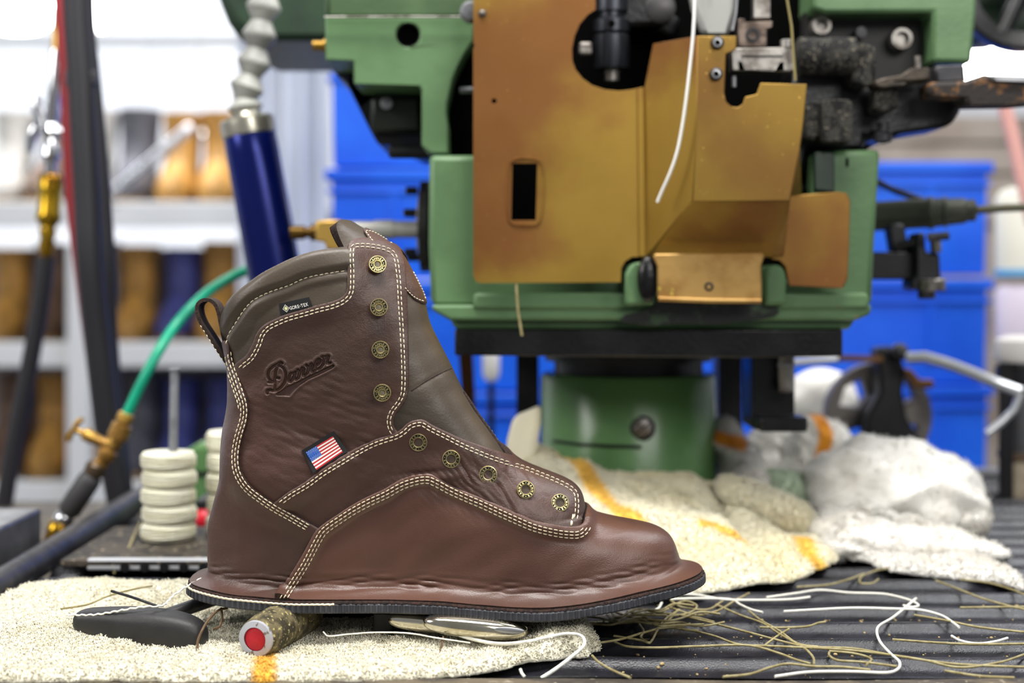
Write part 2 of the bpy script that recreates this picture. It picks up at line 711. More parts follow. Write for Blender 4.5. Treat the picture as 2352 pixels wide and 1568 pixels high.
# pale plastic sheeting behind the goose-neck
M_SHEET = mat('pale_plastic_sheet', (214, 219, 228), .35, rgb2=(190, 198, 212), nscale=5, bump=.5, bscale=8, bdist=.02, stretch=(1, 1, .25))
pts = [P(690 + 8 * math.sin(i * 1.3), 0, 2.9) for i in range(2)]
b = MB()
nx_, nz_ = 30, 12
x0, x1 = P(545, 0, 2.95).x, P(752, 0, 2.95).x
vsx = []
for j in range(nz_ + 1):
    for i in range(nx_ + 1):
        x = x0 + (x1 - x0) * i / nx_
        z = -.02 + 1.15 * j / nz_
        vsx.append((x, 2.95 + .012 * math.sin(i * 1.1) + .006 * math.sin(i * .5 + j * .4), z))
b.add(vsx, [(j * (nx_ + 1) + i, j * (nx_ + 1) + i + 1, (j + 1) * (nx_ + 1) + i + 1, (j + 1) * (nx_ + 1) + i) for j in range(nz_) for i in range(nx_)])
o = finish('plastic_sheet', b.mesh('plastic_sheet'), M_SHEET, None, smooth=180, solid=.002)
tag(o, 'pale translucent-looking plastic sheet hanging between the rack and the blue totes', 'sheet')
# rail carrying the sheet and pale beam over the rack
bm_ = MB().box((P(250, 0, 3.6).x, 3.6, P(0, 95, 3.6).z), (2.0, .05, .02)).obj('trim_1', M_SHELF)
bm_['kind'] = 'structure'

# ------------------------------------------------------------------ blue totes
M_BLUE = mat('blue_plastic', (22, 98, 226), .38, rgb2=(16, 84, 214), nscale=6, bump=.1, bscale=40)


def tote(x0, x1, ztop, h, y, label, dep=.36):
    cx_0, w = (x0 + x1) / 2, x1 - x0
    t = thing('plastic_tote', label, 'tote', (cx_0, y + dep / 2, ztop - h), 'stacked blue totes')
    b = MB()
    n = [(-1, -1), (1, -1), (1, 1), (-1, 1)]
    tp = .975

    def ringv(s, z, t_=0):
        return [(cx_0 + a * (w / 2 * s - t_), y + dep / 2 + e * (dep / 2 * s - t_), z) for a, e in n]
    V = ringv(tp, ztop - h) + ringv(.985, ztop - .01) + ringv(.985, ztop - .01, .005) + ringv(tp, ztop - h + .006, .005)
    F = [(3, 2, 1, 0)]
    for r in range(3):
        for k in range(4):
            k2 = (k + 1) % 4
            F.append((r * 4 + k, r * 4 + k2, r * 4 + 4 + k2, r * 4 + 4 + k))
    F.append((12, 13, 14, 15))
    b.add(V, F)
    b.obj('tote_body', M_BLUE, t, bevel=.004)
    b = MB()
    for z, e, hh in ((ztop - .008, 1.0, .016), (ztop - .032, .985, .007)):
        for (a, c) in ((0, -1), (0, 1)):
            b.box((cx_0, y + dep / 2 + c * dep / 2 * e, z), (w * e, .012, hh))
        for a in (-1, 1):
            b.box((cx_0 + a * w / 2 * e, y + dep / 2, z), (.012, dep * e, hh))
    b.obj('tote_rim', M_BLUE, t, bevel=.002)
    for k in (-.62, .62):
        MB().box((cx_0 + k * w / 2, y + .006, ztop - h * .5), (.012, .014, h * .62)).obj('rib', M_BLUE, t, bevel=.003)


BD = 2.15
xA, xB, xC = P(755, 0, BD).x, P(1560, 0, BD).x, P(2290, 0, BD).x
for i, py in enumerate((130, 388, 645, 902, 1160)):
    tote(xA, xB - .01, P(0, py, BD).z, .160, BD, ('top', 'second', 'third', 'fourth', 'bottom')[i] + ' blue tote of the stack left of the sewing machine')
for i, py in enumerate((372, 640, 885, 1130)):
    tote(xB + .01, xC, P(0, py, BD + .03).z, .155 if i else .166, BD + .03, ('top', 'second', 'third', 'bottom')[i] + ' blue tote of the stack right of the sewing machine')
# stand under the totes
zb = P(0, 1160, BD).z - .155
b = MB().box(((xA + xC) / 2, BD + .2, zb - .03), (xC - xA + .1, .5, .04))
st = thing('tote_stand', 'low steel stand under the stacks of blue totes', 'stand', ((xA + xC) / 2, BD + .2, FZ))
b.obj('stand_top', M_SHELF, st, bevel=.003)
for a in (xA + .05, xC - .05):
    for y in (BD + .02, BD + .38):
        MB().box((a, y, (zb - .05 + FZ) / 2), (.04, .04, zb - .05 - FZ)).obj('leg', M_SHELF, st)
# =================================================================== TRAY AND WORK TABLE
M_TRAY = mat('black_ribbed_rubber', (24, 24, 28), .27, rgb2=(36, 36, 42), nscale=22, wear=(122, 120, 114), wscale=520, wth=.69, bump=.6, bscale=1000, bdist=.0004, rvar=.10,
             bump2=.3, b2scale=40, b2dist=.001)
M_RIM = mat('worn_tray_rim', (96, 86, 70), .55, rgb2=(58, 52, 46), nscale=30, nlo=.42, nhi=.58, bump=.4, bscale=300, wear=(160, 150, 128), wscale=200, wth=.63)
M_DARKST = mat('dark_steel', (66, 64, 64), .42, .35, rgb2=(46, 46, 50), nscale=30, rvar=.1)
M_STEEL = mat('grey_steel', (150, 151, 154), .38, .75, rgb2=(116, 117, 120), nscale=20, rvar=.1)
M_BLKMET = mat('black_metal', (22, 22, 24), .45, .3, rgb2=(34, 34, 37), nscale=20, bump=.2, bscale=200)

tray = thing('machine_tray', 'black ribbed tray under the boot with a worn front rim', 'tray', (.2, 1.18, -.03))
# ribbed top: profile along depth, continuous sideways
x0, x1 = -.345, .78
y0, y1 = .800, 1.62
per = .0445
ys = np.arange(y0, y1, .0018)
xs = np.linspace(x0, x1, 120)


def rib_z(y):
    t = ((y - .822) / per) % 1.0
    # narrow raised rib, shallow dished groove
    up = np.exp(-((t - .5) / .15) ** 2)
    return -.0062 + .0062 * up + .0012 * np.exp(-(((t + .5) % 1 - .5) / .07) ** 2)


XX, YY = np.meshgrid(xs, ys)
ZZ = rib_z(YY + .004 * np.sin(XX * 3)) + .0002 * np.sin(XX * 40 + YY * 30)
V = np.stack([XX.ravel(), YY.ravel(), ZZ.ravel()], 1)
nX_ = len(xs)
i = (np.arange(len(ys) - 1)[:, None] * nX_ + np.arange(nX_ - 1)[None]).ravel()
F = np.vstack([np.stack([i, i + 1, i + nX_ + 1], 1), np.stack([i, i + nX_ + 1, i + nX_], 1)])
finish('ribbed_mat', npmesh('ribbed_mat', V, F), M_TRAY, tray, smooth=180)
MB().box(((x0 + x1) / 2, (y0 + y1) / 2, -.018), (x1 - x0, y1 - y0, .018)).obj('tray_floor', M_TRAY, tray)
# front rim: rolled strip
b = MB()
pr = [(.772, -.03), (.772, -.004), (.776, .0005), (.786, .0008), (.797, -.0002), (.801, -.006), (.801, -.03)]
V = []
for xe in np.linspace(x0 - .02, x1, 60):
    for (y, z) in pr:
        V.append((xe, y + .0008 * math.sin(xe * 31), z + .0006 * math.sin(xe * 17 + y * 50)))
n = len(pr)
b.add(V, [(k * n + j, k * n + j + 1, (k + 1) * n + j + 1, (k + 1) * n + j) for k in range(59) for j in range(n - 1)])
b.obj('front_rim', M_RIM, tray, smooth=50, label='worn brown-grey front rim')
# left rail and rear / right rims
MB().tube([Vector((-.353, .74, .004)), Vector((-.353, .98, .0045)), Vector((-.356, 1.38, .006)), Vector((-.356, 1.66, .006))], .0115, 14).obj('side_rail', M_DARKST, tray, smooth=60, label='round dark steel rail along the left edge')
MB().box((.2, 1.63, -.006), (1.15, .022, .03)).obj('rear_rim', M_STEEL, tray, bevel=.003)
for k in range(3):
    MB().box((-.325 + k * .002, 1.10 + k * .11, .0015), (.018, .004, .003)).obj('weld_bead', M_DARKST, tray, bevel=.001)

M_TABLE = mat('worn_table_top', (92, 84, 72), .7, rgb2=(60, 55, 48), nscale=18, bump=.4, bscale=120)
tb = thing('work_table', 'worn brown-grey work table under the tray and the machine', 'table', (.1, 1.2, FZ))
MB().box((.05, 1.21, -.046), (1.7, .90, .03)).obj('table_top', M_TABLE, tb, bevel=.002)
for a in (-.75, .85):
    for y in (.8, 1.6):
        MB().box((a, y, (FZ - .062) / 2), (.05, .05, -.062 - FZ)).obj('leg', M_DARKST, tb)

# =================================================================== THE SEWING MACHINE
M_GREEN = mat('green_machine_paint', (90, 120, 82), .42, rgb2=(79, 108, 72), nscale=18, wear=(126, 92, 78), wscale=46, wth=.70, bump=.35, bscale=260, bdist=.0006, spec=.4)
M_GREEN2 = mat('green_base_paint', (100, 140, 86), .25, rgb2=(84, 122, 74), nscale=12, bump=.15, bscale=200, bdist=.0005, wear=(40, 44, 36), wscale=60, wth=.72)
M_DGREEN = mat('dark_green_paint', (38, 58, 40), .4, rgb2=(30, 46, 34), nscale=14, bump=.2, bscale=200, bdist=.0005)
M_BRASS = mat('tarnished_brass', (146, 116, 46), .44, .6, rgb2=(122, 80, 38), nscale=7, nlo=.42, nhi=.60, rvar=.07, bump=.15, bscale=500, bdist=.0003, wear=(196, 156, 84), wscale=420, wth=.70)
M_BRASSB = mat('bright_brass', (176, 140, 80), .38, .5, rgb2=(150, 112, 58), nscale=30, bump=.3, bscale=300, bdist=.0004, wear=(216, 196, 86), wscale=60, wth=.66)
M_OILBLK = mat('oily_black_metal', (10, 10, 11), .30, .2, rgb2=(24, 24, 26), nscale=30, bump=.4, bscale=250, bdist=.0008)
M_FUZZ = mat('fuzzy_grimed_metal', (52, 50, 45), .9, rgb2=(16, 16, 16), nscale=120, nlo=.44, nhi=.58, bump=.9, bscale=500, bdist=.0015, wear=(112, 106, 92), wscale=420, wth=.60)
M_RUST = mat('rusty_black_metal', (34, 28, 24), .7, rgb2=(110, 74, 38), nscale=90, nlo=.52, nhi=.62, bump=.8, bscale=400, bdist=.001)
M_VOID = mat('painted_recess_shade', (3, 3, 3), .9, spec=.05)  # near-black without gloss: shade inside holes and hollows put into the colour
M_WORNST = mat('worn_steel', (150, 146, 140), .4, .7, rgb2=(96, 90, 84), nscale=60, bump=.3, bscale=400, bdist=.0004)
M_NAVY = mat('navy_black_metal', (14, 18, 40), .35, .3, rgb2=(10, 10, 16), nscale=20)

mc = thing('stitching_machine', 'large green leather stitching machine with a brass guard on a round green base', 'sewing machine', (.175, 1.31, 0))

# --- base column
BY = 1.31
bx_ = P(1443, 0, BY).x
rb = .0775
zt = P(0, 868, BY - rb).z
MB().lathe((bx_, BY, 0), (0, 0, 1), [(rb + .012, 0), (rb + .012, .012), (rb + .002, .02), (rb, .026), (rb, zt - .004), (rb - .003, zt), (.00001, zt)], 64).obj('base_column', M_GREEN2, mc, smooth=40, label='glossy dark green round base column')
MB().lathe((bx_, BY, zt), (0, 0, 1), [(rb - .012, 0), (rb - .012, .010), (rb - .004, .011), (rb - .004, .018), (.0001, .018)], 48).obj('base_neck', M_BLKMET, mc, smooth=40)
# slotted screw on the base
sc = P(1476, 983, BY - rb * .99)
scr = MB().lathe(sc + Vector((0, .002, 0)), (0, -1, 0), [(.0108, 0), (.0108, .0025), (.0085, .0032), (.0085, .0022), (.0001, .0022)], 32).obj('screw_collar', M_BLKMET, mc, smooth=40)
MB().lathe(sc + Vector((0, .002, 0)), (0, -1, 0), [(.0080, 0), (.0080, .0038), (.0074, .0043), (.0001, .0043)], 28).obj('slotted_screw', M_WORNST, scr, smooth=40)
MB().box(sc + Vector((0, -.0024, 0)), (.0145, .0006, .0013), Matrix.Rotation(-.75, 3, 'Y')).obj('screw_slot', M_VOID, scr)
pts = []
for k, (x, y) in enumerate([(1243, 1008), (1280, 1014), (1330, 1020), (1400, 1024), (1474, 1026)]):
    X_ = (x - CX) / FPX * 1.235
    yy = BY - math.sqrt(max(1e-6, (rb + .0015) ** 2 - (X_ - bx_) ** 2))
    pts.append(P(x, y, yy))
MB().tube(pts, .0014, 8).obj('base_wire', M_BLKMET, mc, smooth=60)

# --- posts and bracket beside the base
slab('rear_post', M_BLKMET, [(1186, 800), (1238, 800), (1238, 1100), (1186, 1100)], 1.36, .04, mc)
slab('rear_post', M_BLKMET, [(1650, 800), (1706, 800), (1706, 1090), (1650, 1090)], 1.36, .04, mc)
slab('brown_rod', mat('brown_rod', (84, 52, 24), .5, .5), [(1052, 800), (1085, 800), (1092, 940), (1062, 940)], 1.42, .02, mc)
slab('presser_bracket', M_OILBLK, [(1726, 800), (1826, 800), (1826, 955), (1852, 962), (1855, 990), (1770, 992), (1728, 985)], 1.20, .05, mc, bevel=.003)
MB().tube([P(1805, 815, 1.185), P(1805, 900, 1.185)], .0062, 14).obj('steel_pin', M_WORNST, mc, smooth=60)
MB().tube([P(1805, 835, 1.185), P(1805, 842, 1.185)], .0072, 14).obj('pin_collar', M_STEEL, mc, smooth=60)
slab('bracket_foot', M_OILBLK, [(1745, 958), (1856, 958), (1856, 992), (1745, 992)], 1.17, .03, mc, bevel=.002)

# --- black plate and lower castings
slab('black_bed_plate', M_OILBLK, [(1044, 756), (1936, 756), (1936, 818), (1700, 822), (1044, 816)], 1.12, .30, mc, bevel=.003)
slab('lower_lip', M_GREEN, [(1030, 728), (1968, 728), (1952, 757), (1046, 757)], 1.125, .29, mc, bevel=.003)
b = MB()
f1_ = [P(x, y, 1.115) for x, y in [(990, 700), (2004, 700), (2000, 722), (1966, 736), (1034, 736), (994, 714)]]
b.prism(f1_, (0, .30, 0)).obj('lower_chamfer', M_GREEN, mc, bevel=.004, smooth=30)
slab('machine_body', M_GREEN, [(986, 356), (1100, 356), (1100, 640), (1860, 640), (1868, 346), (2023, 343), (2010, 560), (2004, 700), (990, 700), (984, 560)], 1.13, .28, mc, bevel=.004)
slab('lower_ledge', M_GREEN, [(1087, 672), (1996, 672), (1998, 711), (1085, 711)], 1.112, .03, mc, bevel=.003)
# black slab painting the shade of the hollow where the mechanism sits
slab('cavity_shade', M_VOID, [(1000, 60), (1096, 60), (1096, -90), (1868, -90), (1868, 30), (2150, 30), (2150, 250), (1990, 345), (1868, 346), (1870, 700), (1085, 700), (1085, 357), (1000, 350)], 1.19, .16, mc)
for x, y in ((1240, 372), (2012, 372)):
    pass
slab('body_slot', M_VOID, [(1942, 362), (1950, 362), (1950, 384), (1942, 384)], 1.1295, .002, mc)
# oil grime along the ledge
slab('oil_grime', mat('oil_grime', (14, 16, 12), .35, rgb2=(44, 62, 38), nscale=70, nlo=.5, nhi=.62), [(1424, 738), (1436, 722), (1470, 716), (1500, 704), (1512, 690), (1560, 692), (1700, 690), (1758, 692), (1784, 702), (1790, 720), (1760, 732), (1700, 738), (1640, 745), (1560, 742), (1500, 748), (1450, 742)], 1.108, .01, mc, bevel=.003)

# --- upper left casting
cast = [(747, 38), (1088, 38), (1086, 92), (1068, 122), (1052, 152), (1040, 180), (1032, 215), (1026, 240), (1025, 262), (1029, 290), (1030, 352), (988, 352), (968, 335), (968, 205), (962, 196), (812, 192), (812, 140), (747, 138)]
slab('upper_casting', M_GREEN, cast, 1.15, .14, mc, holes=[circ(937, 80, 28)], bevel=.0025)
slab('casting_bore', M_VOID, circ(937, 80, 31), 1.158, .08, mc)
MB().lathe(P(937, 80, 1.152), (0, 1, 0), [(.0092, 0), (.0098, .004), (.0098, .03), (.0085, .03), (.0085, .001), (.0092, 0)], 32, caps=False).obj('bore_liner', M_BLKMET, mc, smooth=40)
slab('upper_head', mat('green_head_paint', (72, 96, 62), .42, rgb2=(62, 84, 54), nscale=18, bump=.3, bscale=260), [(745, -70), (1096, -70), (1096, 37), (745, 37)], 1.156, .20, mc, bevel=.004)
slab('rear_housing', M_DGREEN, [(480, -90), (500, 0), (520, 50), (545, 84), (562, 90), (1000, 92), (1000, -90)], 1.36, .22, mc, bevel=.012)
slab('side_bracket', M_NAVY, [(752, 142), (812, 142), (812, 195), (966, 200), (982, 352), (962, 356), (940, 345), (900, 332), (868, 332), (850, 300), (790, 180), (775, 176)], 1.22, .10, mc, bevel=.004)
slab('side_box', mat('dark_olive_metal', (30, 34, 26), .4, .3), [(850, 224), (966, 222), (966, 302), (852, 302)], 1.205, .05, mc, bevel=.003)
MB().lathe(P(888, 238, 1.20), (0, -1, 0), [(.005, 0), (.005, .004), (.0001, .005)], 16).obj('bright_screw', M_STEEL, mc, smooth=40)
MB().lathe(P(938, 348, 1.20), (1, 0, 0), [(.004, -.016), (.0058, -.014), (.0058, .016), (.004, .018)], 16).obj('knurled_pin', M_BLKMET, mc, smooth=40)
MB().lathe(P(733, 105, 1.2), (1, 0, 0), [(.0042, -.005), (.0042, .004), (.006, .004), (.006, .012)], 16).obj('brass_fitting', mat('old_brass', (150, 116, 46), .4, .8), mc, smooth=40)
MB().lathe(P(1082, 30, 1.13), (0, -1, 0), [(.0085, 0), (.0085, .006), (.006, .0085), (.0001, .009)], 20).obj('hinge_button', M_STEEL, mc, smooth=40)
MB().tube([P(1056, 208, 1.17), P(1086, 207, 1.17)], .0028, 10).obj('glint_rod', M_STEEL, mc, smooth=60)
MB().tube([P(x, y, 1.142) for x, y in ((745, 39), (900, 38.5), (1080, 38.5))], .0008, 6).obj('chipped_edge', M_WORNST, mc, smooth=60)

# --- left hub, shaft
hub = P(975, 520, 1.27)
MB().lathe(hub, (1, 0, 0), [(.001, -.006), (.020, -.006), (.039, -.003), (.039, .004), (.030, .008), (.001, .008)], 40).obj('hub_disc', M_DARKST, mc, smooth=40, label='steel disc beside the body')
for an in (0.4, 1.6, 2.8, 4.0, 5.2):
    MB().lathe(hub + Vector((-.005, .026 * math.cos(an) - .01, .030 * math.sin(an))), (-1, 0, 0), [(.0035, 0), (.0035, .01), (.0001, .011)], 12).obj('disc_bolt', M_BLKMET, mc, smooth=40)
MB().tube([P(778, 527, 1.25), P(972, 527, 1.25)], [.0072, .0072], 20).obj('side_shaft', mat('pale_shaft_steel', (196, 194, 188), .35, .35), mc, smooth=60, label='bright steel side shaft')
MB().tube([P(860, 527, 1.25), P(905, 527, 1.25)], [.0080, .0080], 20).obj('shaft_sleeve', MATS['pale_shaft_steel'], mc, smooth=60)

# --- brass guard
bg = slab('brass_guard', M_BRASS,
          [(1087, -80), (1368, -80), (1368, 22), (1350, 34), (1332, 55), (1320, 82), (1314, 112), (1315, 140), (1322, 160), (1338, 180), (1360, 196), (1390, 206), (1420, 209), (1450, 206), (1477, 200),
           (1480, 400), (1484, 590), (1452, 590), (1436, 600), (1427, 616), (1426, 648), (1105, 650), (1092, 646), (1087, 632), (1087, 112), (1091, 104), (1087, 98)],
          1.102, .0022, mc, holes=[[(1177, 375), (1234, 375), (1231, 506), (1174, 506)], circ(1135, 232, 6, 14)], bevel=.0008, label='tarnished brass guard plate')
# rim round the slot
b = MB()
ou = crv([(1172, 372), (1180, 366), (1232, 366), (1243, 374), (1240, 505), (1234, 514), (1178, 514), (1170, 507)], 6, True)
MB().tube([P(x, y, 1.1015) for x, y in list(ou) + [ou[0]]], .0009, 6).obj('slot_rim', M_BRASS, bg, smooth=60)
MB().lathe(P(1108, 31, 1.102), (0, -1, 0), [(.0030, 0), (.0030, .0012), (.0018, .0024), (.0001, .0026)], 16).obj('rivet', M_WORNST, bg, smooth=60)
MB().tube([P(1472, 204, 1.1015), P(1474, 400, 1.1015), P(1476, 588, 1.1015)], .0030, 12).obj('fold_ridge', M_BRASS, bg, smooth=60)
# hood
hv = {'a': P(1500, 100, 1.099), 'b': P(1602, 82, 1.060), 'c': P(1600, 300, 1.060), 'd': P(1590, 462, 1.062), 'e': P(1491, 582, 1.100), 'f': P(1479, 205, 1.101), 'g': P(1481, 590, 1.101)}
hood = MB().prism([hv['f'], hv['a'], hv['b'], hv['c'], hv['d'], hv['e'], hv['g']], (.001, .0022, 0)).obj('hood_cheek', M_BRASS, bg, bevel=.0006, smooth=30)
fr = [(1601, 82), (1692, 82), (1692, 112), (1682, 118), (1668, 124), (1664, 215), (1668, 233), (1680, 244), (1695, 246), (1707, 238), (1711, 222), (1738, 216), (1747, 190), (1854, 193), (1846, 280), (1838, 340), (1815, 461), (1590, 463), (1599, 300)]
slab('hood_front', mat('olive_brass', (128, 100, 38), .4, .6, rgb2=(114, 82, 34), nscale=9, wear=(206, 168, 84), wscale=420, wth=.68, bump=.2, bscale=500, bdist=.0003), fr, 1.060, .0022, bg, bevel=.0008)
MB().prism([P(1590, 461, 1.061), P(1816, 459, 1.061), P(1776, 590, 1.098), P(1490, 588, 1.099)], (0, .0022, -.0004)).obj('hood_underside', M_BRASS, bg, bevel=.0005, smooth=30)
MB().prism([P(1838, 340, 1.062), P(1815, 461, 1.062), P(1776, 588, 1.098), P(1800, 588, 1.101), P(1812, 452, 1.101), P(1842, 452, 1.12)], (-.001, .002, 0)).obj('hood_side', M_BRASS, bg, bevel=.0004, smooth=30)
slab('guard_wing', M_BRASS, [(1800, 450), (1925, 440), (1945, 443), (1953, 460), (1951, 560), (1947, 640), (1938, 660), (1925, 662), (1812, 656), (1803, 612), (1790, 598), (1770, 594), (1778, 560)], 1.102, .0022, bg, bevel=.0008)
tab = slab('guard_tab', M_BRASSB, [(1500, 590), (1504, 582), (1752, 580), (1757, 586), (1749, 610), (1751, 686), (1745, 692), (1515, 688), (1510, 682), (1510, 610)], 1.085, .004, bg, bevel=.0012, label='brighter brass tab with a screw hole')
MB().tube([P(x, y, 1.084) for x, y in ((1512, 686), (1630, 690), (1748, 691))], .0020, 8).obj('tab_lip', M_BRASSB, tab, smooth=60)
MB().lathe(P(1628, 658, 1.0855), (0, -1, 0), [(.0034, -.001), (.0034, .0008), (.0018, .0010), (.0018, -.0005), (.0001, -.0005)], 16).obj('tab_screw', M_BLKMET, tab, smooth=40)
for x, y in ((1648, 98), (1645, 170)):
    s_ = MB().lathe(P(x, y, 1.059), (0, -1, 0), [(.0046, 0), (.0046, .0016), (.0038, .0032), (.0026, .0038), (.0020, .0038), (.0016, .0020), (.0001, .0020)], 22).obj('guard_screw', M_DARKST, bg, smooth=40)
    MB().lathe(P(x, y, 1.0555), (0, -1, 0), [(.0031, 0), (.0031, .0004), (.0020, .0006), (.0019, 0)], 22).obj('screw_socket', M_STEEL, s_, smooth=40)
# round lugs under the guard
for x, w_, y0_ in ((1470, 34, 600), (1782, 24, 606)):
    slab('casting_lug', M_GREEN, [(x - w_, y0_ + 28), (x - w_ * .7, y0_ + 8), (x, y0_), (x + w_ * .7, y0_ + 8), (x + w_, y0_ + 28), (x + w_, 700), (x - w_, 702)], 1.100, .05, mc, bevel=.005)
MB().ell(P(1488, 640, 1.094), (.008, .006, .017)).obj('lug_grime', M_OILBLK, mc, smooth=180)

# --- hub in the round opening
hc = P(1405, 95, 1.155)
b = MB().lathe(P(1405, 160, 1.155), (0, 0, 1), [(.0135, 0), (.0142, .002), (.0142, .026), (.0120, .028), (.0142, .029), (.0142, .038), (.0105, .040), (.0105, .044), (.013, .045), (.013, .060)], 40)
hb = b.obj('needle_bar_hub', mat('blued_steel', (62, 64, 70), .35, .8, rgb2=(40, 41, 46), nscale=20, stretch=(8, 8, 1)), mc, smooth=35)
MB().lathe(P(1405, 166, 1.155), (0, 0, 1), [(.0065, -.001), (.0065, .002)], 20).obj('hub_nut', M_WORNST, hb, smooth=40)
MB().lathe(P(1405, 174, 1.155), (0, 0, 1), [(.0035, -.005), (.0055, -.004), (.0055, .002)], 20).obj('hub_tip', M_WORNST, hb, smooth=40)
MB().lathe(P(1405, 54, 1.140), (0, -1, 0), [(.0028, 0), (.0028, .0009), (.0001, .0008)], 14).obj('hub_hole', M_VOID, hb)
MB().box(P(1345, 112, 1.15), (.010, .008, .010)).obj('hub_lug', M_WORNST, hb, bevel=.002)
MB().box(P(1450, 20, 1.17), (.05, .03, .035)).obj('rocker', M_OILBLK, mc, bevel=.005)
MB().box(P(1500, 45, 1.18), (.04, .03, .018), Matrix.Rotation(.5, 3, 'Y')).obj('rocker_link', M_OILBLK, mc, bevel=.004)
MB().lathe(P(1515, 20, 1.16), (0, -1, 0), [(.012, 0), (.012, .006), (.008, .008), (.0001, .008)], 20).obj('link_pin', M_DARKST, mc, smooth=40)

# --- steel spout, clamp block, dovetail
slab('steel_spout', mat('satin_steel_spout', (150, 150, 146), .5, .3, rgb2=(96, 94, 90), nscale=30, nlo=.45, nhi=.7, stretch=(1, 1, .4)), [(1572, -80), (1702, -80), (1696, 20), (1682, 60), (1678, 79), (1612, 79), (1607, 60), (1590, 20)], 1.075, .012, mc, bevel=.004)
MB().tube([P(1698, -80, 1.07), P(1690, 30, 1.07), P(1682, 70, 1.07)], .0012, 6).obj('spout_edge', M_STEEL, mc, smooth=60)
slab('slide_bar', M_WORNST, [(1731, -80), (1770, -80), (1770, 43), (1731, 43)], 1.082, .012, mc, bevel=.001)
blk = slab('clamp_block', mat('stained_steel', (118, 104, 94), .45, .6, rgb2=(70, 58, 50), nscale=90), [(1696, 42), (1712, 42), (1712, 50), (1775, 48), (1775, 62), (1762, 66), (1762, 108), (1696, 108)], 1.076, .016, mc, bevel=.0008)
MB().lathe(P(1729, 80, 1.076), (0, -1, 0), [(.0052, -.001), (.0052, .0012), (.0032, .0012), (.0028, -.0004), (.0001, -.0004)], 24).obj('block_bore', M_BLKMET, blk, smooth=40)
dv = slab('dovetail_slide', M_WORNST, [(1680, 118), (1690, 110), (1815, 108), (1822, 118), (1824, 162), (1810, 164), (1682, 162)], 1.066, .018, mc, holes=[[(1702, 128), (1798, 128), (1778, 161), (1712, 159)]], bevel=.0008)
slab('dovetail_recess', M_WORNST, [(1700, 126), (1800, 126), (1780, 163), (1710, 161)], 1.0672, .004, dv, bevel=0)
slab('dovetail_groove', M_BLKMET, [(1703, 128), (1798, 128), (1796, 131), (1708, 131)], 1.0668, .001, dv, bevel=0)
MB().lathe(P(1806, 100, 1.07), (0, 0, 1), [(.0045, -.003), (.0045, .002), (.003, .003), (.0001, .003)], 14).obj('slide_screw', M_WORNST, dv, smooth=40)
MB().tube([P(1686, 175, 1.075), P(1686, 200, 1.075)], .0018, 8).obj('needle_tip', M_STEEL, mc, smooth=60)
MB().tube([P(x, y, 1.058) for x, y in ((1800, -60), (1808, 0), (1818, 60), (1822, 120), (1827, 185))], .0009, 6).obj('olive_thread', mat('olive_thread', (134, 122, 74), .7), mc, smooth=60)

# --- right upper frame
slab('right_frame', M_GREEN, [(1868, -80), (2246, -80), (2243, 30), (2232, 145), (2142, 142), (2142, 28), (1895, 30), (1868, 20)], 1.135, .16, mc, bevel=.003)
slab('frame_recess', mat('dark_recess_plate', (34, 32, 32), .55, rgb2=(24, 22, 22), nscale=20), [(1850, 26), (2143, 26), (2143, 240), (1850, 240)], 1.165, .02, mc, bevel=0)
for x, y, r, rr in ((1883, 62, .0078, .0045), (2066, 92, .0088, .0050), (1973, 78, .0045, .0001)):
    MB().lathe(P(x, y, 1.160), (0, -1, 0), [(r, -.003), (r, .007), (r * .92, .0085), (rr * 1.1, .0085), (rr, .003), (.0001, .003)], 30).obj('socket_screw', M_DARKST if r < .005 else M_WORNST, mc, smooth=40)
MB().lathe(P(1962, 130, 1.125), (-1, 0, 0), [(.0001, -.0), (.0145, .0), (.0145, .042), (.012, .044), (.0001, .044)], 32).obj('fuzzy_roller', M_FUZZ, mc, smooth=40, label='roller caked with grey fluff')
slab('fuzzy_block', M_FUZZ, [(1958, 100), (2000, 100), (2015, 112), (2012, 190), (1985, 200), (1958, 190)], 1.115, .03, mc, bevel=.004)
slab('mechanism_mass', M_OILBLK, [(1820, 150), (1870, 140), (2010, 185), (2060, 175), (2210, 200), (2208, 255), (2190, 285), (2170, 292), (2070, 306), (2040, 325), (1990, 318), (1985, 345), (1860, 345), (1840, 420), (1870, 440), (1800, 446)], 1.145, .06, mc, bevel=.006)
slab('fuzzy_block', M_FUZZ, [(1888, 232), (1900, 228), (1950, 228), (1960, 240), (1958, 325), (1892, 326)], 1.112, .03, mc, bevel=.002)
slab('fuzzy_block', M_FUZZ, [(1850, 236), (1888, 230), (1892, 250), (1892, 322), (1850, 322)], 1.122, .03, mc, bevel=.003)
slab('rocker_arm', mat('worn_brown_steel', (74, 66, 56), .5, .5, rgb2=(42, 38, 34), nscale=60, bump=.4, bscale=300), [(2010, 185), (2030, 178), (2070, 172), (2092, 156), (2135, 154), (2140, 182), (2090, 186), (2078, 198), (2030, 202), (2012, 198)], 1.105, .025, mc, bevel=.002)
MB().tube([P(2108, 158, 1.115), P(2108, 129, 1.115)], .0026, 12).obj('stud_pin', M_WORNST, mc, smooth=60)
slab('rusty_collar', M_FUZZ, [(2015, 200), (2062, 196), (2070, 240), (2050, 258), (2010, 255)], 1.112, .03, mc, bevel=.005)
slab('arm_cap', M_DARKST, [(2148, 150), (2216, 148), (2219, 186), (2150, 190)], 1.11, .025, mc, bevel=.002)
slab('rusty_arm', M_RUST, [(2133, 188), (2220, 184), (2262, 170), (2400, 186), (2400, 234), (2340, 240), (2220, 242), (2216, 222), (2135, 220)], 1.10, .03, mc, bevel=.004, label='rust-flecked arm reaching right')
slab('arm_top', M_STEEL, [(2268, 172), (2400, 176), (2400, 190), (2280, 186)], 1.097, .03, mc, bevel=.003)
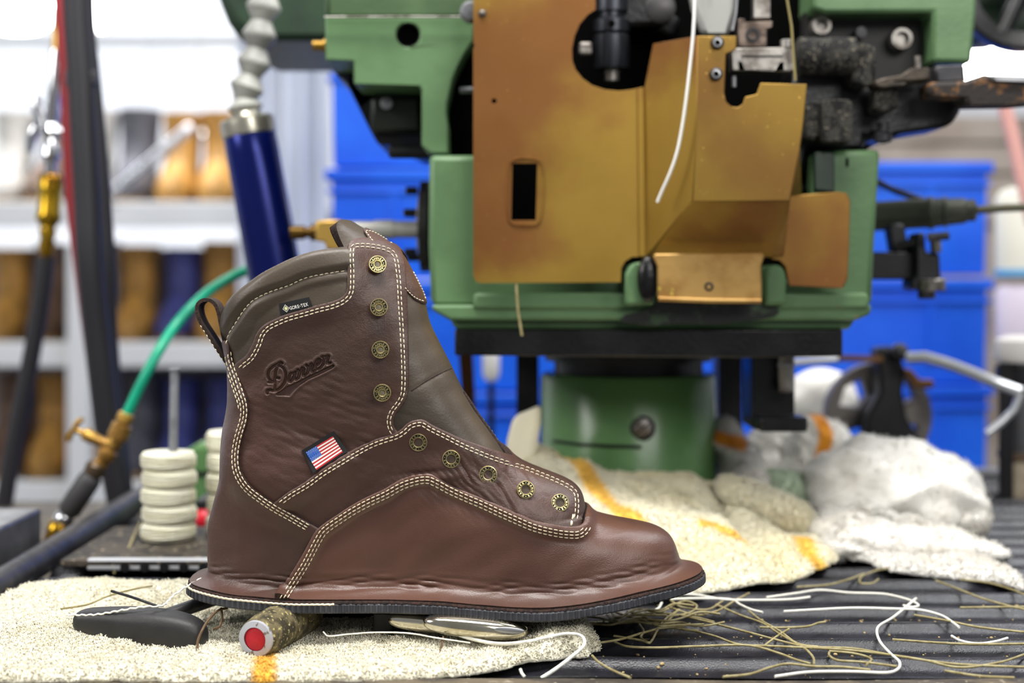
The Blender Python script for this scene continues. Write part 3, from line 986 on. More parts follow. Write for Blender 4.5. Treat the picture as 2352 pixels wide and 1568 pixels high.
MB().lathe(P(2028, 312, 1.13), (0, 0, 1), [(.002, -.006), (.007, -.004), (.007, .001), (.0045, .003), (.0045, .01)], 18).obj('hex_nut', M_DARKST, mc, smooth=35)
slab('cavity_post', M_DGREEN, [(1870, 346), (1918, 346), (1918, 445), (1870, 440)], 1.1275, .05, mc, bevel=.002)

# --- fixtures on the right side
cy = MB()
ax0, ax1 = P(2005, 497, 1.30), P(2245, 482, 1.27)
dr = (ax1 - ax0).normalized()
L_ = (ax1 - ax0).length
fx = cy.lathe(ax0, dr, [(.0130, 0), (.0130, L_ * .52), (.0142, L_ * .54), (.0142, L_ * .58), (.0125, L_ * .60), (.0125, L_ * .68), (.0142, L_ * .70), (.0118, L_ * .72), (.0110, L_ * .88), (.0095, L_ * .90), (.0095, L_ * .98), (.005, L_)], 32).obj('cable_gland', mat('grey_green_metal', (86, 90, 78), .45, .4, rgb2=(60, 62, 54), nscale=14), mc, smooth=35, label='grey-green cylinder pointing right')
MB().tube([ax1, P(2300, 478, 1.265), P(2400, 474, 1.26)], .0035, 12).obj('thin_rod', mat('olive_rod', (78, 76, 56), .5, .3), mc, smooth=60)
MB().tube([P(2010, 415, 1.34), P(2060, 440, 1.33), P(2125, 462, 1.32)], .003, 10).obj('black_cable', M_BLKMET, mc, smooth=60)
slab('side_arm', M_BLKMET, [(1995, 578), (2120, 578), (2120, 642), (1995, 642)], 1.25, .03, mc, bevel=.003)
slab('side_strut', M_BLKMET, [(2040, 515), (2078, 512), (2092, 582), (2052, 584)], 1.26, .02, mc, bevel=.003)
slab('clamp_body', M_BLKMET, [(2106, 535), (2126, 532), (2128, 580), (2160, 580), (2164, 665), (2092, 665), (2092, 640), (2106, 630)], 1.235, .03, mc, bevel=.003)
MB().lathe(P(2140, 668, 1.235), (0, 0, 1), [(.0105, 0), (.0115, .001), (.0115, .009), (.0105, .010)], 12).obj('knurled_nut', M_WORNST, mc, smooth=20)
MB().lathe(P(2128, 686, 1.235), (0, 0, 1), [(.0068, 0), (.0072, .001), (.0072, .008)], 16).obj('clamp_screw_end', M_DARKST, mc, smooth=40)
MB().tube([P(2148, 540, 1.235), P(2150, 580, 1.235)], .0045, 14).obj('clamp_pin', M_WORNST, mc, smooth=60)
MB().tube([P(2130, 545, 1.225), P(2180, 541, 1.222)], .0035, 12).obj('clamp_lever', M_DARKST, mc, smooth=60)
MB().tube([P(2060, 565, 1.25), P(2110, 552, 1.24)], .003, 10).obj('clamp_link', M_BLKMET, mc, smooth=60)

# white thread hanging in front of the guard (it is only threaded through the machine)
wt = [P(x, y, d) for x, y, d in [(1596, -40, 1.05), (1595, 20, 1.05), (1592, 80, 1.05), (1585, 150, 1.052), (1577, 220, 1.054), (1567, 290, 1.057), (1555, 350, 1.06), (1538, 400, 1.064), (1520, 440, 1.069), (1510, 464, 1.072)]]
M_WTHR = mat('white_waxed_thread', (236, 236, 230), .55)
o = MB().tube([Vector(p) for p in crv([tuple(p) for p in wt], .004)], .00115, 8).obj('sewing_thread', M_WTHR, None, smooth=60)
tag(o, 'white thread hanging down in front of the brass guard', 'thread')
M_OTHR = mat('olive_waxed_thread', (158, 148, 108), .6, rgb2=(138, 126, 84), nscale=200, bump=.6, bscale=900, bdist=.0003)
o = MB().tube([P(x, y, 1.085) for x, y in ((1186, 652), (1188, 690), (1190, 715), (1195, 745), (1199, 771))], .0010, 6).obj('thread_end', M_OTHR, None, smooth=60)
tag(o, 'short olive thread end dangling below the left part of the brass guard', 'thread')
# =================================================================== THE BOOT
YC = 0.90   # centre plane of the boot
LEA = mat('brown_leather', (76, 51, 43), 0.42, rgb2=(65, 44, 36), nscale=14, bump=0.38, bscale=1500, bdist=0.0005,
          bump2=0.30, b2scale=300, b2dist=0.0009, spec=0.6, rvar=0.07)
LEA2 = mat('brown_vamp_leather', (88, 58, 46), 0.38, rgb2=(76, 50, 40), nscale=9, bump=0.32, bscale=1500, bdist=0.0005,
           bump2=0.12, b2scale=200, b2dist=0.0008, spec=0.65, rvar=0.06)
COLR = mat('grey_brown_leather', (76, 66, 55), 0.42, rgb2=(66, 57, 47), nscale=12, bump=0.25, bscale=700, bdist=0.0005,
           bump2=0.3, b2scale=60, b2dist=0.001, spec=0.5, rvar=0.06)
EDGE = mat('raw_leather_edge', (54, 32, 24), 0.85, rgb2=(28, 17, 13), nscale=500, bump=0.6, bscale=900, bdist=0.0006)
LINING = mat('dark_lining_fabric', (40, 32, 28), 0.9, rgb2=(58, 46, 38), nscale=900, bump=0.5, bscale=1500, bdist=0.0004)
THREAD = mat('cream_stitch_thread', (226, 212, 178), 0.6, sheen=0.2)
SUEDE = mat('dark_suede', (58, 42, 34), 0.9, rgb2=(38, 27, 22), nscale=600, bump=0.6, bscale=900, bdist=0.0006)
RUBBER = mat('black_sole_rubber', (50, 51, 56), 0.5, rgb2=(64, 65, 70), nscale=60, bump=0.2, bscale=700, bdist=0.0003)
BRASSD = mat('antique_brass', (206, 190, 138), 0.36, .9, rgb2=(180, 164, 112), nscale=300)
BLKENAM = mat('blackened_recess', (20, 18, 14), 0.6, 0.3)
BLKFAB = mat('black_woven_label', (16, 17, 18), 0.75, bump=0.4, bscale=1800, bdist=0.0002)
WHTFAB = mat('white_woven_thread', (226, 222, 214), 0.7, bump=0.3, bscale=1800, bdist=0.0002)
REDFAB = mat('red_woven_thread', (178, 28, 36), 0.7, bump=0.3, bscale=1800, bdist=0.0002)
BLUFAB = mat('blue_woven_thread', (28, 82, 170), 0.7, bump=0.3, bscale=1800, bdist=0.0002)
PALEY = mat('pale_yellow_thread', (222, 220, 160), 0.7)

K = YC / FPX


def wx(px):
    return (px - CX) * K


def wz(py):
    return CAMZ - (py - HY) * K


ZSX = [(-0.22, .0385), (-.1954, .0365), (-.168, .0325), (-.131, .0296), (-.080, .0303), (-.0437, .0303), (-.0032, .0275), (.017, .0268),
       (.040, .0286), (.0579, .0318), (.0792, .0366), (.106, .0418), (.1146, .0434), (.14, .047)]
zx = np.array([a for a, b in ZSX])
zy = np.array([b for a, b in ZSX])


def ZS(x):
    return (np.interp(x - 0.006, zx, zy) + np.interp(x, zx, zy) + np.interp(x + 0.006, zx, zy)) / 3


def fade(z):
    return np.clip(1 - (z - .03) / .12, 0, 1)


SH = 3.0
left_px = [(512, 495), (512, 640), (513, 709), (516, 740), (524, 780), (532, 812), (538, 850), (538, 880), (534, 906), (527, 936), (521, 970), (518, 1000),
           (516, 1040), (513, 1085), (506, 1115), (494, 1153), (485, 1188), (481, 1222), (480, 1260), (482, 1290), (486, 1313), (488, 1322)]
right_px = [(790, 495), (800, 502), (816, 512), (836, 524), (864, 537), (888, 552), (909, 568), (927, 586), (942, 612), (956, 638), (967, 659), (976, 681),
            (983, 710), (991, 743), (1007, 776), (1020, 802), (1039, 838), (1058, 880), (1078, 915), (1097, 945), (1123, 980), (1148, 1016),
            (1172, 1050), (1200, 1071), (1248, 1090), (1288, 1104), (1318, 1119), (1332, 1135), (1336, 1155), (1339, 1172), (1370, 1181), (1410, 1191),
            (1460, 1199), (1500, 1206), (1530, 1219), (1546, 1234), (1555, 1256), (1562, 1278), (1566, 1292), (1567, 1300)]


def sil(px, sgn):
    c = crv(px, 3)
    x = wx(c[:, 0] - SH * sgn)
    z = wz(c[:, 1])
    v = z - ZS(x) * fade(z)
    o = np.argsort(v)
    return v[o], x[o]


lv, lx = sil(left_px, -1)
rv, rx = sil(right_px, 1)
rx = np.minimum.accumulate(rx)
VMAX = 0.2525


def XL(v):
    return np.interp(v, lv, lx)


def XR(v):
    return np.interp(v, rv, rx)


# inflate the silhouette
ny, nx = 131, 171
gv = np.linspace(0, VMAX, ny)
gx = np.linspace(-0.20, 0.112, nx)
hx, hv = gx[1] - gx[0], gv[1] - gv[0]
GX, GV = np.meshgrid(gx, gv)
M = (GX > XL(GV)) & (GX < XR(GV))
u = np.where(M, np.minimum(GX - XL(GV), XR(GV) - GX) * 0.03, 0)
cx_, cv_ = 1 / hx ** 2, 1 / hv ** 2
for it in range(5000):
    up = np.vstack([u[1:2], u[:-1]])
    dn = np.vstack([u[1:], u[-2:-1]])
    lf = np.hstack([u[:, :1] * 0, u[:, :-1]])
    rt = np.hstack([u[:, 1:], u[:, :1] * 0])
    un = (cx_ * (lf + rt) + cv_ * (up + dn) + 1) / (2 * (cx_ + cv_))
    u = np.where(M, u + 0.95 * (un - u), 0)
par = np.maximum(1e-9, (GX - XL(GV)) * (XR(GV) - GX))
ratio = np.where(M, u / par, 0)
# spread the ratio outwards so it can be sampled at the very edge
# grid cells that touch the outline on any side are unreliable
Me = M.copy()
for dy, dx in ((0, 1), (0, -1), (1, 0), (-1, 0)):
    Me &= np.roll(np.roll(M, dy, 0), dx, 1) | (np.arange(ny)[:, None] < 1) | (np.arange(ny)[:, None] > ny - 2)
inner = Me & (par > 6e-5)
ratio = np.where(inner, ratio, 0)
wgt = inner.astype(float)
for it in range(40):
    s = np.zeros_like(ratio)
    w = np.zeros_like(ratio)
    for dy, dx in ((0, 1), (0, -1), (1, 0), (-1, 0)):
        s += np.roll(np.roll(ratio * wgt, dy, 0), dx, 1)
        w += np.roll(np.roll(wgt, dy, 0), dx, 1)
    fillm = (wgt == 0) & (w > 0)
    ratio = np.where(fillm, s / np.maximum(w, 1e-9), ratio)
    wgt = np.where(fillm, 1.0, wgt)

for it in range(3):
    q = np.pad(ratio, 1, mode='edge')
    st_ = np.stack([q[a:a + ny, b:b + nx] for a in range(3) for b in range(3)])
    med = np.median(st_, axis=0)
    ratio = ratio * .3 + med * .7


def samp(A, x, v):
    fx = np.clip((x - gx[0]) / hx, 0, nx - 1.001)
    fv = np.clip((v - gv[0]) / hv, 0, ny - 1.001)
    i, j = fv.astype(int), fx.astype(int)
    a, b = fv - i, fx - j
    return (A[i, j] * (1 - a) * (1 - b) + A[i + 1, j] * a * (1 - b) + A[i, j + 1] * (1 - a) * b + A[i + 1, j + 1] * a * b)


def halfw(x, v):
    xl, xr = XL(v), XR(v)
    uu = samp(ratio, x, v) * np.maximum(0, (x - xl) * (xr - x))
    raw = np.sqrt(2 * uu) * 0.97
    foot = np.interp(x, [-.185, -.16, -.12, -.07, -.02, .02, .06, .09, .11], [.020, .0315, .036, .037, .045, .0495, .0485, .042, .032])
    shaft = np.interp(v, [0.0, .08, .11, .15, .20, .25], [.046, .041, .040, .043, .046, .047])
    t = np.clip((v - .045) / .06, 0, 1)
    t = t * t * (3 - 2 * t)
    cap = foot * (1 - t) + shaft * t
    p = 4.0 * t + 2.7 * (1 - t)
    return (np.maximum(raw, 1e-9) ** -p + cap ** -p) ** (-1 / p)


NT, NV = 230, 235
vs = np.concatenate([np.linspace(0, .016, 26)[:-1], np.linspace(.016, VMAX, NV - 25)])
tt = (1 - np.cos(np.linspace(0, PI, NT + 1))) / 2
tt = 0.6 * tt + 0.4 * np.linspace(0, 1, NT + 1)
rows = []
for v in vs:
    vv = np.full(NT + 1, v)
    xl, xr = XL(v), XR(v)
    x = xl + (xr - xl) * tt
    w = halfw(x, vv)
    w[0] = w[-1] = 0
    X = np.concatenate([x, x[-2:0:-1]])
    Y = np.concatenate([-w, w[-2:0:-1]])
    fl = 0.0
    if v < .016:
        s = 1 - v / .016
        fl = .0125 * s ** 4.2
    # outward normals of the slice
    dX = np.roll(X, -1) - np.roll(X, 1)
    dY = np.roll(Y, -1) - np.roll(Y, 1)
    ln = np.maximum(1e-9, np.hypot(dX, dY))
    nX, nY = dY / ln, -dX / ln
    for _ in range(3):
        nX = (np.roll(nX, 1) + nX + np.roll(nX, -1)) / 3
        nY = (np.roll(nY, 1) + nY + np.roll(nY, -1)) / 3
    X = X + nX * fl
    Y = Y + nY * fl
    z = v + ZS(X) * fade(np.full_like(X, v + .02))
    for _ in range(12):
        z = v + ZS(X) * fade(z)
    rows.append(np.stack([X, Y + YC, z], 1))
MM = 2 * NT
R3 = np.stack(rows)                       # rows x loop x 3
ridge = np.clip(1.25 - np.abs(R3[:, :, 1] - YC) / 0.022, 0.06, 1)[:, :, None]
for _ in range(26):
    a = (np.roll(R3, 1, 1) + np.roll(R3, -1, 1)) / 2
    bb_ = R3.copy()
    bb_[1:-1] = (R3[:-2] + R3[2:]) / 2
    nw = (a + bb_) / 2
    vmask = np.clip((vs - 0.004) / 0.006, 0, 1)[:, None, None]
    R3 = R3 + (nw - R3) * 0.5 * ridge * vmask
CV = R3.reshape(-1, 3)
# gentle hand-worn unevenness of the leather shape
i0 = np.arange(len(vs) - 1)[:, None] * MM
j0 = np.arange(MM)[None, :]
j1 = (j0 + 1) % MM
a_, b_, c_, d_ = (i0 + j0).ravel(), (i0 + j1).ravel(), (i0 + MM + j1).ravel(), (i0 + MM + j0).ravel()
CF = np.vstack([np.stack([a_, b_, c_], 1), np.stack([a_, c_, d_], 1)])
CN = vnormals(CV, CF)
if ((CV[:, 1] - YC) * CN[:, 1]).sum() < 0:
    CF = CF[:, ::-1].copy()
    CN = -CN
# folds and creases where the ankle and vamp bend


def bumpf(x, z, cx, cz, ang, L, W, amp):
    ca, sa = math.cos(ang), math.sin(ang)
    dx, dz = x - cx, z - cz
    a = dx * ca + dz * sa
    b = -dx * sa + dz * ca
    return amp * np.exp(-(a / L) ** 2 - (b / W) ** 2)


xx, zz = CV[:, 0], CV[:, 2]
D = np.zeros(len(CV))
D += bumpf(xx, zz, wx(640), wz(1090), -0.5, .020, .012, .0022)
D += bumpf(xx, zz, wx(760), wz(990), -0.3, .028, .008, -.0022)
D += bumpf(xx, zz, wx(900), wz(1080), 0.5, .030, .010, -.0016)
D += bumpf(xx, zz, wx(1050), wz(1110), -0.35, .035, .008, -.0018)
D += bumpf(xx, zz, wx(1180), wz(1150), -0.35, .030, .008, .0012)
D += bumpf(xx, zz, wx(1000), wz(1200), 0.1, .045, .012, .0016)
for (px_, py_, an_, L_, W_, am_) in ((1075, 1062, -1.0, .010, .0012, -.0007), (1090, 1075, -1.0, .012, .0014, .0006), (1155, 1110, -1.0, .012, .0013, -.0007),
                                     (1168, 1120, -1.0, .012, .0013, .0007), (1180, 1100, -1.05, .010, .0012, -.0007), (990, 1065, .1, .014, .0014, -.0007),
                                     (1010, 1080, .15, .014, .0015, .0006), (720, 955, -.5, .016, .0012, -.0005), (800, 975, -.4, .018, .0013, -.0006),
                                     (700, 985, -.6, .014, .0012, .0005), (930, 905, 1.0, .006, .0010, -.0006), (1000, 860, .5, .014, .0010, -.0005),
                                     (850, 1290, .0, .03, .002, .0004), (700, 1318, .15, .035, .0011, -.0008), (800, 1335, .05, .035, .0011, .0007), (900, 1342, .0, .04, .0011, -.0007),
                                     (1330, 1368, .25, .035, .0011, -.0006), (1420, 1340, .4, .03, .0011, .0006), (1380, 1352, .35, .03, .001, -.0006), (1100, 1365, -.1, .04, .001, .0005)):
    D += bumpf(xx, zz, wx(px_), wz(py_), an_, L_, W_, am_)
rs_ = np.random.RandomState(4)


def waves(x, z, lx_, lz_, ang, n_=7):
    ca, sa = math.cos(ang), math.sin(ang)
    a = x * ca + z * sa
    b = -x * sa + z * ca
    o = np.zeros_like(x)
    for _ in range(n_):
        k1, k2 = 2 * PI / lx_ * rs_.uniform(.5, 1.4), 2 * PI / lz_ * rs_.uniform(.6, 1.4)
        p1, p2 = rs_.uniform(0, 6.28, 2)
        o += np.sin(a * k1 * rs_.choice([-1, 1]) + b * k2 + p1 + 1.2 * np.sin(a * k1 * .6 + p2))
    return o / n_ ** .5


vb = zz - ZS(xx)
D += .00035 * waves(xx, zz, .035, .0042, .0) * np.exp(-((vb - .0085) / .0045) ** 2)          # lasting creases over the flange
D += .00022 * waves(xx, zz, .03, .006, -.45) * np.exp(-((xx - wx(760)) / .04) ** 2 - ((zz - wz(960)) / .03) ** 2)
D += .00030 * waves(xx, zz, .02, .004, -.9) * np.exp(-((xx - wx(1110)) / .035) ** 2 - ((zz - wz(1090)) / .014) ** 2)
D += .00018 * waves(xx, zz, .05, .02, .3)
side = np.clip(np.abs(CN[:, 1]) * 2, 0, 1)
CV = CV + CN * (D * side)[:, None]
CN = vnormals(CV, CF)
N3 = CN.reshape(len(vs), MM, 3)
for _ in range(4):
    up_, dn_ = np.vstack([N3[:1], N3[:-1]]), np.vstack([N3[1:], N3[-1:]])
    N3 = (N3 * 2 + np.roll(N3, 1, 1) + np.roll(N3, -1, 1) + up_ + dn_) / 6
CN = N3.reshape(-1, 3)
CN = CN / np.maximum(1e-9, np.linalg.norm(CN, axis=1))[:, None]
ym = YC - np.abs(CV[:, 1] - YC)
CPX = CX + FPX * CV[:, 0] / ym
CPY = HY - FPX * (CV[:, 2] - CAMZ) / ym
CQ = np.stack([CPX, CPY], 1)

boot = thing('work_boot', 'brown leather work boot with metal eyelets, toe to the right, on the front towel',
             'boot', (wx(1000), YC, 0.02))
boot_tris_V, boot_tris_F = [], []
LOGO = [[(250, 1010), (400, 1010)], [(400, 1010), (280, 950), (225, 840), (250, 680), (350, 560), (480, 480), (600, 420), (640, 440)],
        [(500, 540), (450, 700), (440, 800), (420, 950), (430, 1100), (420, 1230)],
        [(470, 520), (600, 530), (700, 620), (750, 800), (720, 1000), (640, 1130), (520, 1230), (400, 1270), (280, 1240), (200, 1270), (200, 1340)],
        [(500, 880), (550, 890)], [(980, 740), (900, 750), (850, 870), (850, 980), (890, 1000), (960, 900), (1040, 700)], [(1040, 700), (1010, 860), (1040, 930), (1130, 880)],
        [(1110, 640), (1150, 700), (1130, 860)], [(1140, 840), (1190, 690), (1260, 580), (1290, 620), (1270, 760), (1290, 830), (1370, 760)],
        [(1370, 500), (1420, 560), (1400, 730)], [(1410, 700), (1450, 570), (1520, 460), (1555, 510), (1520, 660), (1550, 710), (1640, 640)],
        [(1640, 530), (1740, 450), (1790, 350), (1730, 320), (1650, 420), (1630, 560), (1690, 620), (1790, 570), (1870, 470)],
        [(1840, 250), (1920, 250), (1890, 330), (1870, 460)], [(1900, 330), (1960, 240), (2030, 230), (2010, 330), (1990, 450), (2080, 430)]]
LOGO = [crv([(600 + x * .07653, 800 + y * .07653) for x, y in s], 1.0) for s in LOGO]
SWASH = np.array([(600 + x * .07653, 800 + y * .07653) for x, y in [(505, 1360), (640, 1290), (800, 1170), (1000, 1090), (1250, 960), (1500, 830), (1800, 690), (2160, 525),
                                                                    (2000, 620), (1700, 770), (1400, 900), (1150, 1070), (1000, 1200), (850, 1385), (700, 1370)]])


def refine(V, F, Q, box, lev):
    """split the triangles inside a picture box"""
    for _ in range(lev):
        c = Q[F].mean(1)
        sel = (c[:, 0] > box[0]) & (c[:, 0] < box[2]) & (c[:, 1] > box[1]) & (c[:, 1] < box[3]) & (V[F].mean(1)[:, 1] < YC)
        keep, sp = F[~sel], F[sel]
        cache, V2, Q2, nf = {}, V.tolist(), Q.tolist(), []

        def mid(i, j):
            k = (i, j) if i < j else (j, i)
            if k not in cache:
                cache[k] = len(V2)
                V2.append([(V2[i][q] + V2[j][q]) / 2 for q in range(3)])
                Q2.append([(Q2[i][q] + Q2[j][q]) / 2 for q in range(2)])
            return cache[k]
        for a, b, c3 in sp.tolist():
            ab, bc, ca = mid(a, b), mid(b, c3), mid(c3, a)
            nf += [[a, ab, ca], [ab, b, bc], [ca, bc, c3], [ab, bc, ca]]
        V, Q, F = np.array(V2), np.array(Q2), np.vstack([keep, np.array(nf)])
    return V, F, Q


def panel(name, m, poly, edge_path, base, extra, decay=(12, 60), puff=None, both=True, label=None, logo=False, wall=0.0016, parent=None, halves=None):
    phi = sdf(CQ, poly)
    if halves == 'near':
        phi = np.where(CV[:, 1] < YC + 1e-6, phi, -5)
    V, F, at, mp = clip(CV, CF, phi, (CN[:, 0], CN[:, 1], CN[:, 2], CPX, CPY))
    nn = np.stack(at[:3], 1)
    q = np.stack(at[3:], 1)
    if logo:
        n0 = len(V)
        V, F, q = refine(V, F, q, (596, 806, 782, 914), 2)
        nn = vnormals(V, F)
    nn /= np.linalg.norm(nn, axis=1)[:, None]
    off = np.full(len(V), base)
    if edge_path is not None:
        de = dist_path(q, np.asarray(edge_path, float))
        t = np.clip((de - decay[0]) / (decay[1] - decay[0]), 0, 1)
        off += extra * (1 - t * t * (3 - 2 * t))
        # rounded cut edge
        off -= 0.0005 * np.clip(1 - de / 3.0, 0, 1) ** 2
    if puff is not None:
        off += puff(q)
    if logo:
        dd = np.full(len(V), 1e9)
        near = (q[:, 0] > 590) & (q[:, 0] < 790) & (q[:, 1] > 800) & (q[:, 1] < 920) & (V[:, 1] < YC)
        for s in LOGO:
            dd[near] = np.minimum(dd[near], dist_path(q[near], s))
        dd[near] = np.minimum(dd[near], np.maximum(0, -sdf(q[near], SWASH)))
        t = np.clip((dd - 1.3) / 2.6, 0, 1)
        off -= 0.0013 * (1 - t * t * (3 - 2 * t))
        dist_l = np.where(near, dd, 99)
        off += 0.0004 * np.exp(-((dist_l - 6) / 3.5) ** 2)
    Vo = V + nn * off[:, None]
    be = boundary_edges(F)
    bi = np.unique(be)
    m2 = -np.ones(len(V), int)
    m2[bi] = np.arange(len(bi)) + len(V)
    inner_v = Vo[bi] - nn[bi] * (wall + (extra if edge_path is not None else 0))
    wf = []
    for i, j in be:
        wf.append([j, i, m2[i]])
        wf.append([j, m2[i], m2[j]])
    VV = np.vstack([Vo, inner_v])
    FF = np.vstack([F, np.array(wf)]) if len(wf) else F
    me = npmesh(name, VV, FF)
    me.materials.append(m)
    me.materials.append(EDGE)
    mi = np.zeros(len(FF), np.int32)
    mi[len(F):] = 1
    me.polygons.foreach_set('material_index', mi)
    o = finish(name, me, None, parent or boot, smooth=50, label=label)
    boot_tris_V.append(VV)
    boot_tris_F.append(FF)
    return o


E_UQ = [(530, 852), (545, 837), (552.6, 829.5), (568, 817), (583, 791), (593.5, 763), (609, 745), (629, 734), (657, 722), (700.6, 709.6), (726, 702),
        (764, 692), (785, 682), (795, 670), (797.5, 633), (796.5, 582), (799, 564), (808, 555), (828, 552), (859, 554), (890, 561), (908, 571), (918, 586),
        (926, 633), (930, 697), (934, 761), (936.6, 812), (938, 885), (935, 910), (925, 930), (910, 950), (904.7, 965), (907, 980), (916, 993), (925, 1003)]
E_UQc = crv(E_UQ, 3)
P_UQ = list(map(tuple, E_UQc)) + [(850, 1030), (640, 1175), (555, 1120), (540, 1050), (545, 960), (535, 880)]
E_LQ = [(622, 1158), (630.5, 1151), (662, 1128), (700.6, 1105), (739, 1077), (777, 1054), (815, 1031), (854, 1010.5), (887, 999), (908, 992), (921, 984), (936.5, 970), (954, 963.5), (972, 963),
        (993, 975), (1023, 990), (1069, 1013), (1115, 1033), (1161, 1050), (1202, 1061.5), (1243, 1077), (1291, 1097), (1319, 1112.5), (1332, 1127), (1336, 1146), (1336, 1171), (1332, 1200), (1326, 1222)]
E_LQc = crv(E_LQ, 3)
P_LQ = list(map(tuple, E_LQc)) + [(1230, 1215), (1050, 1135), (970, 1112), (750, 1225), (640, 1175)]
E_HC = [(517, 782), (532, 781), (540, 824), (547.5, 847), (556, 872), (564, 896), (572, 921), (574.5, 947), (571, 972), (563, 998), (557, 1023), (554, 1049), (556, 1074), (563, 1092), (578, 1112.5),
        (604, 1133), (639, 1156), (675, 1176), (706, 1194), (735, 1211)]
E_HCc = crv(E_HC, 3)
P_HC = list(map(tuple, E_HCc)) + [(745, 1225), (720, 1270), (690, 1330), (660, 1385), (640, 1500), (380, 1500), (380, 782)]
E_VP = [(626, 1392), (631, 1379), (650, 1348), (665, 1325), (686, 1292), (701, 1264), (714, 1239), (730, 1213), (747, 1198), (772, 1181), (803, 1161), (841, 1140.6), (879, 1123), (917.5, 1102), (943, 1093),
        (968.5, 1087.5), (988, 1088), (1008, 1096), (1038.6, 1112.5), (1077, 1130), (1115, 1146), (1153, 1163.6), (1192, 1181), (1230, 1197), (1268, 1207), (1306.5, 1213), (1328, 1212), (1337, 1199), (1338, 1180)]
E_VPc = crv(E_VP, 3)
P_VP = list(map(tuple, E_VPc)) + [(1340, 1150), (1345, 1060), (1720, 1060), (1720, 1560), (600, 1560)]
E_CO = [(797, 633)]
T_CO = crv([(505, 735), (513, 709.6), (522, 692), (535, 676), (560, 656), (598.6, 628), (637, 607.6), (675, 590), (713, 578), (751.6, 570.6), (792.5, 565.5), (812, 564)], 3)
P_CO = list(map(tuple, T_CO)) + [(806, 700), (700, 722), (620, 750), (565, 835), (530, 870), (380, 880), (380, 736)]
S_CO = crv([(519, 790), (526, 768), (540, 745), (563, 709.6), (583, 689), (619, 671), (662, 656), (700.6, 639), (739, 630.5), (777, 624), (797, 621)], 2)
T_TG = crv([(790, 568), (787, 562), (779, 545), (772, 522), (774, 510), (780, 506), (787, 505), (803, 507), (818, 512), (838, 520), (866, 530), (900, 545)], 3)
P_TG = list(map(tuple, T_TG)) + [(1200, 560), (1340, 1000), (1340, 1185), (900, 1110), (890, 900), (800, 700)]
P_PT = [(834, 536), (834, 529), (838, 525), (845, 520), (1100, 520), (1100, 700), (980, 699), (968, 698), (950, 689), (930, 668), (900, 640), (860, 590), (848, 556)]


def collar_puff(q):
    d1 = dist_path(q, T_CO)
    d2 = dist_path(q, S_CO)
    return 0.0022 * np.clip(1 - ((d1 - 38) / 44) ** 2, 0, 1) * np.clip(d2 / 14, 0, 1) - 0.0006 * np.exp(-(d2 / 3.0) ** 2) - 0.002 * np.clip(1 - d1 / 14, 0, 1) ** 2


panel('tongue', COLR, P_TG, None, 0.0004, 0, label='grey-brown padded leather tongue', wall=0.006)
panel('tongue_patch', LEA, P_PT, P_PT, 0.0012, 0.0003, label='dark brown leather patch stitched on the tongue')
panel('collar', COLR, P_CO, None, 0.0012, 0, puff=collar_puff, label='grey-brown padded leather collar', wall=0.007)
panel('quarter', LEA, P_UQ, E_UQc, 0.0012, 0.0016, logo=True, label='brown leather quarter with pressed script lettering')
panel('eyestay', LEA, P_LQ, E_LQc, 0.0014, 0.0020)
panel('heel_counter', LEA, P_HC, E_HCc, 0.0012, 0.0026)
panel('vamp', LEA2, P_VP, E_VPc, 0.0012, 0.0032, decay=(9, 36), label='smooth brown leather vamp and toe with three rows of stitching')

# lining seen inside the collar
phi_in = np.maximum(sdf(CQ, P_CO), sdf(CQ, P_TG))
phi_in = np.minimum(np.maximum(phi_in, sdf(CQ, P_UQ)), 800 - CPY)
V, F, at, mp = clip(CV, CF, phi_in, (CN[:, 0], CN[:, 1], CN[:, 2]))
nn = np.stack(at, 1)
nn /= np.linalg.norm(nn, axis=1)[:, None]
me = npmesh('lining', V - nn * 0.0062, F[:, ::-1])
finish('lining', me, LINING, boot, smooth=60, label='dark fabric lining inside the shaft')

# ------------------------------------------------------------------ sole
row0 = rows[0]
hxm = 0.0
RN = 900
loop = np.vstack([row0, row0[:1]])
seg = np.hypot(*(np.diff(loop[:, :2], axis=0).T))
cum = np.concatenate([[0], np.cumsum(seg)])
sr = np.linspace(0, cum[-1], RN, endpoint=False)
LX = np.interp(sr, cum, loop[:, 0])
LY = np.interp(sr, cum, loop[:, 1])
LZ = np.interp(sr, cum, loop[:, 2])
dX = np.roll(LX, -2) - np.roll(LX, 2)
dY = np.roll(LY, -2) - np.roll(LY, 2)
l_ = np.hypot(dX, dY)
NXs, NYs = dY / l_, -dX / l_
if (NXs * (LX - LX.mean()) + NYs * (LY - YC)).sum() < 0:
    NXs, NYs = -NXs, -NYs


def ring(off, dz):
    return np.stack([LX + NXs * off, LY + NYs * off, LZ + dz], 1)


def loft(rings, capb=True, capt=False):
    V = np.vstack(rings)
    n = len(rings[0])
    fs = []
    i = np.arange(n)
    j = (i + 1) % n
    for k in range(len(rings) - 1):
        a, b = k * n, (k + 1) * n
        fs.append(np.stack([a + i, a + j, b + j], 1))
        fs.append(np.stack([a + i, b + j, b + i], 1))
    for flag, k in ((capt, 0), (capb, len(rings) - 1)):
        if flag:
            V = np.vstack([V, rings[k].mean(0)[None]])
            fs.append(np.stack([np.full(n, len(V) - 1), k * n + i, k * n + j], 1))
    return V, np.vstack(fs)


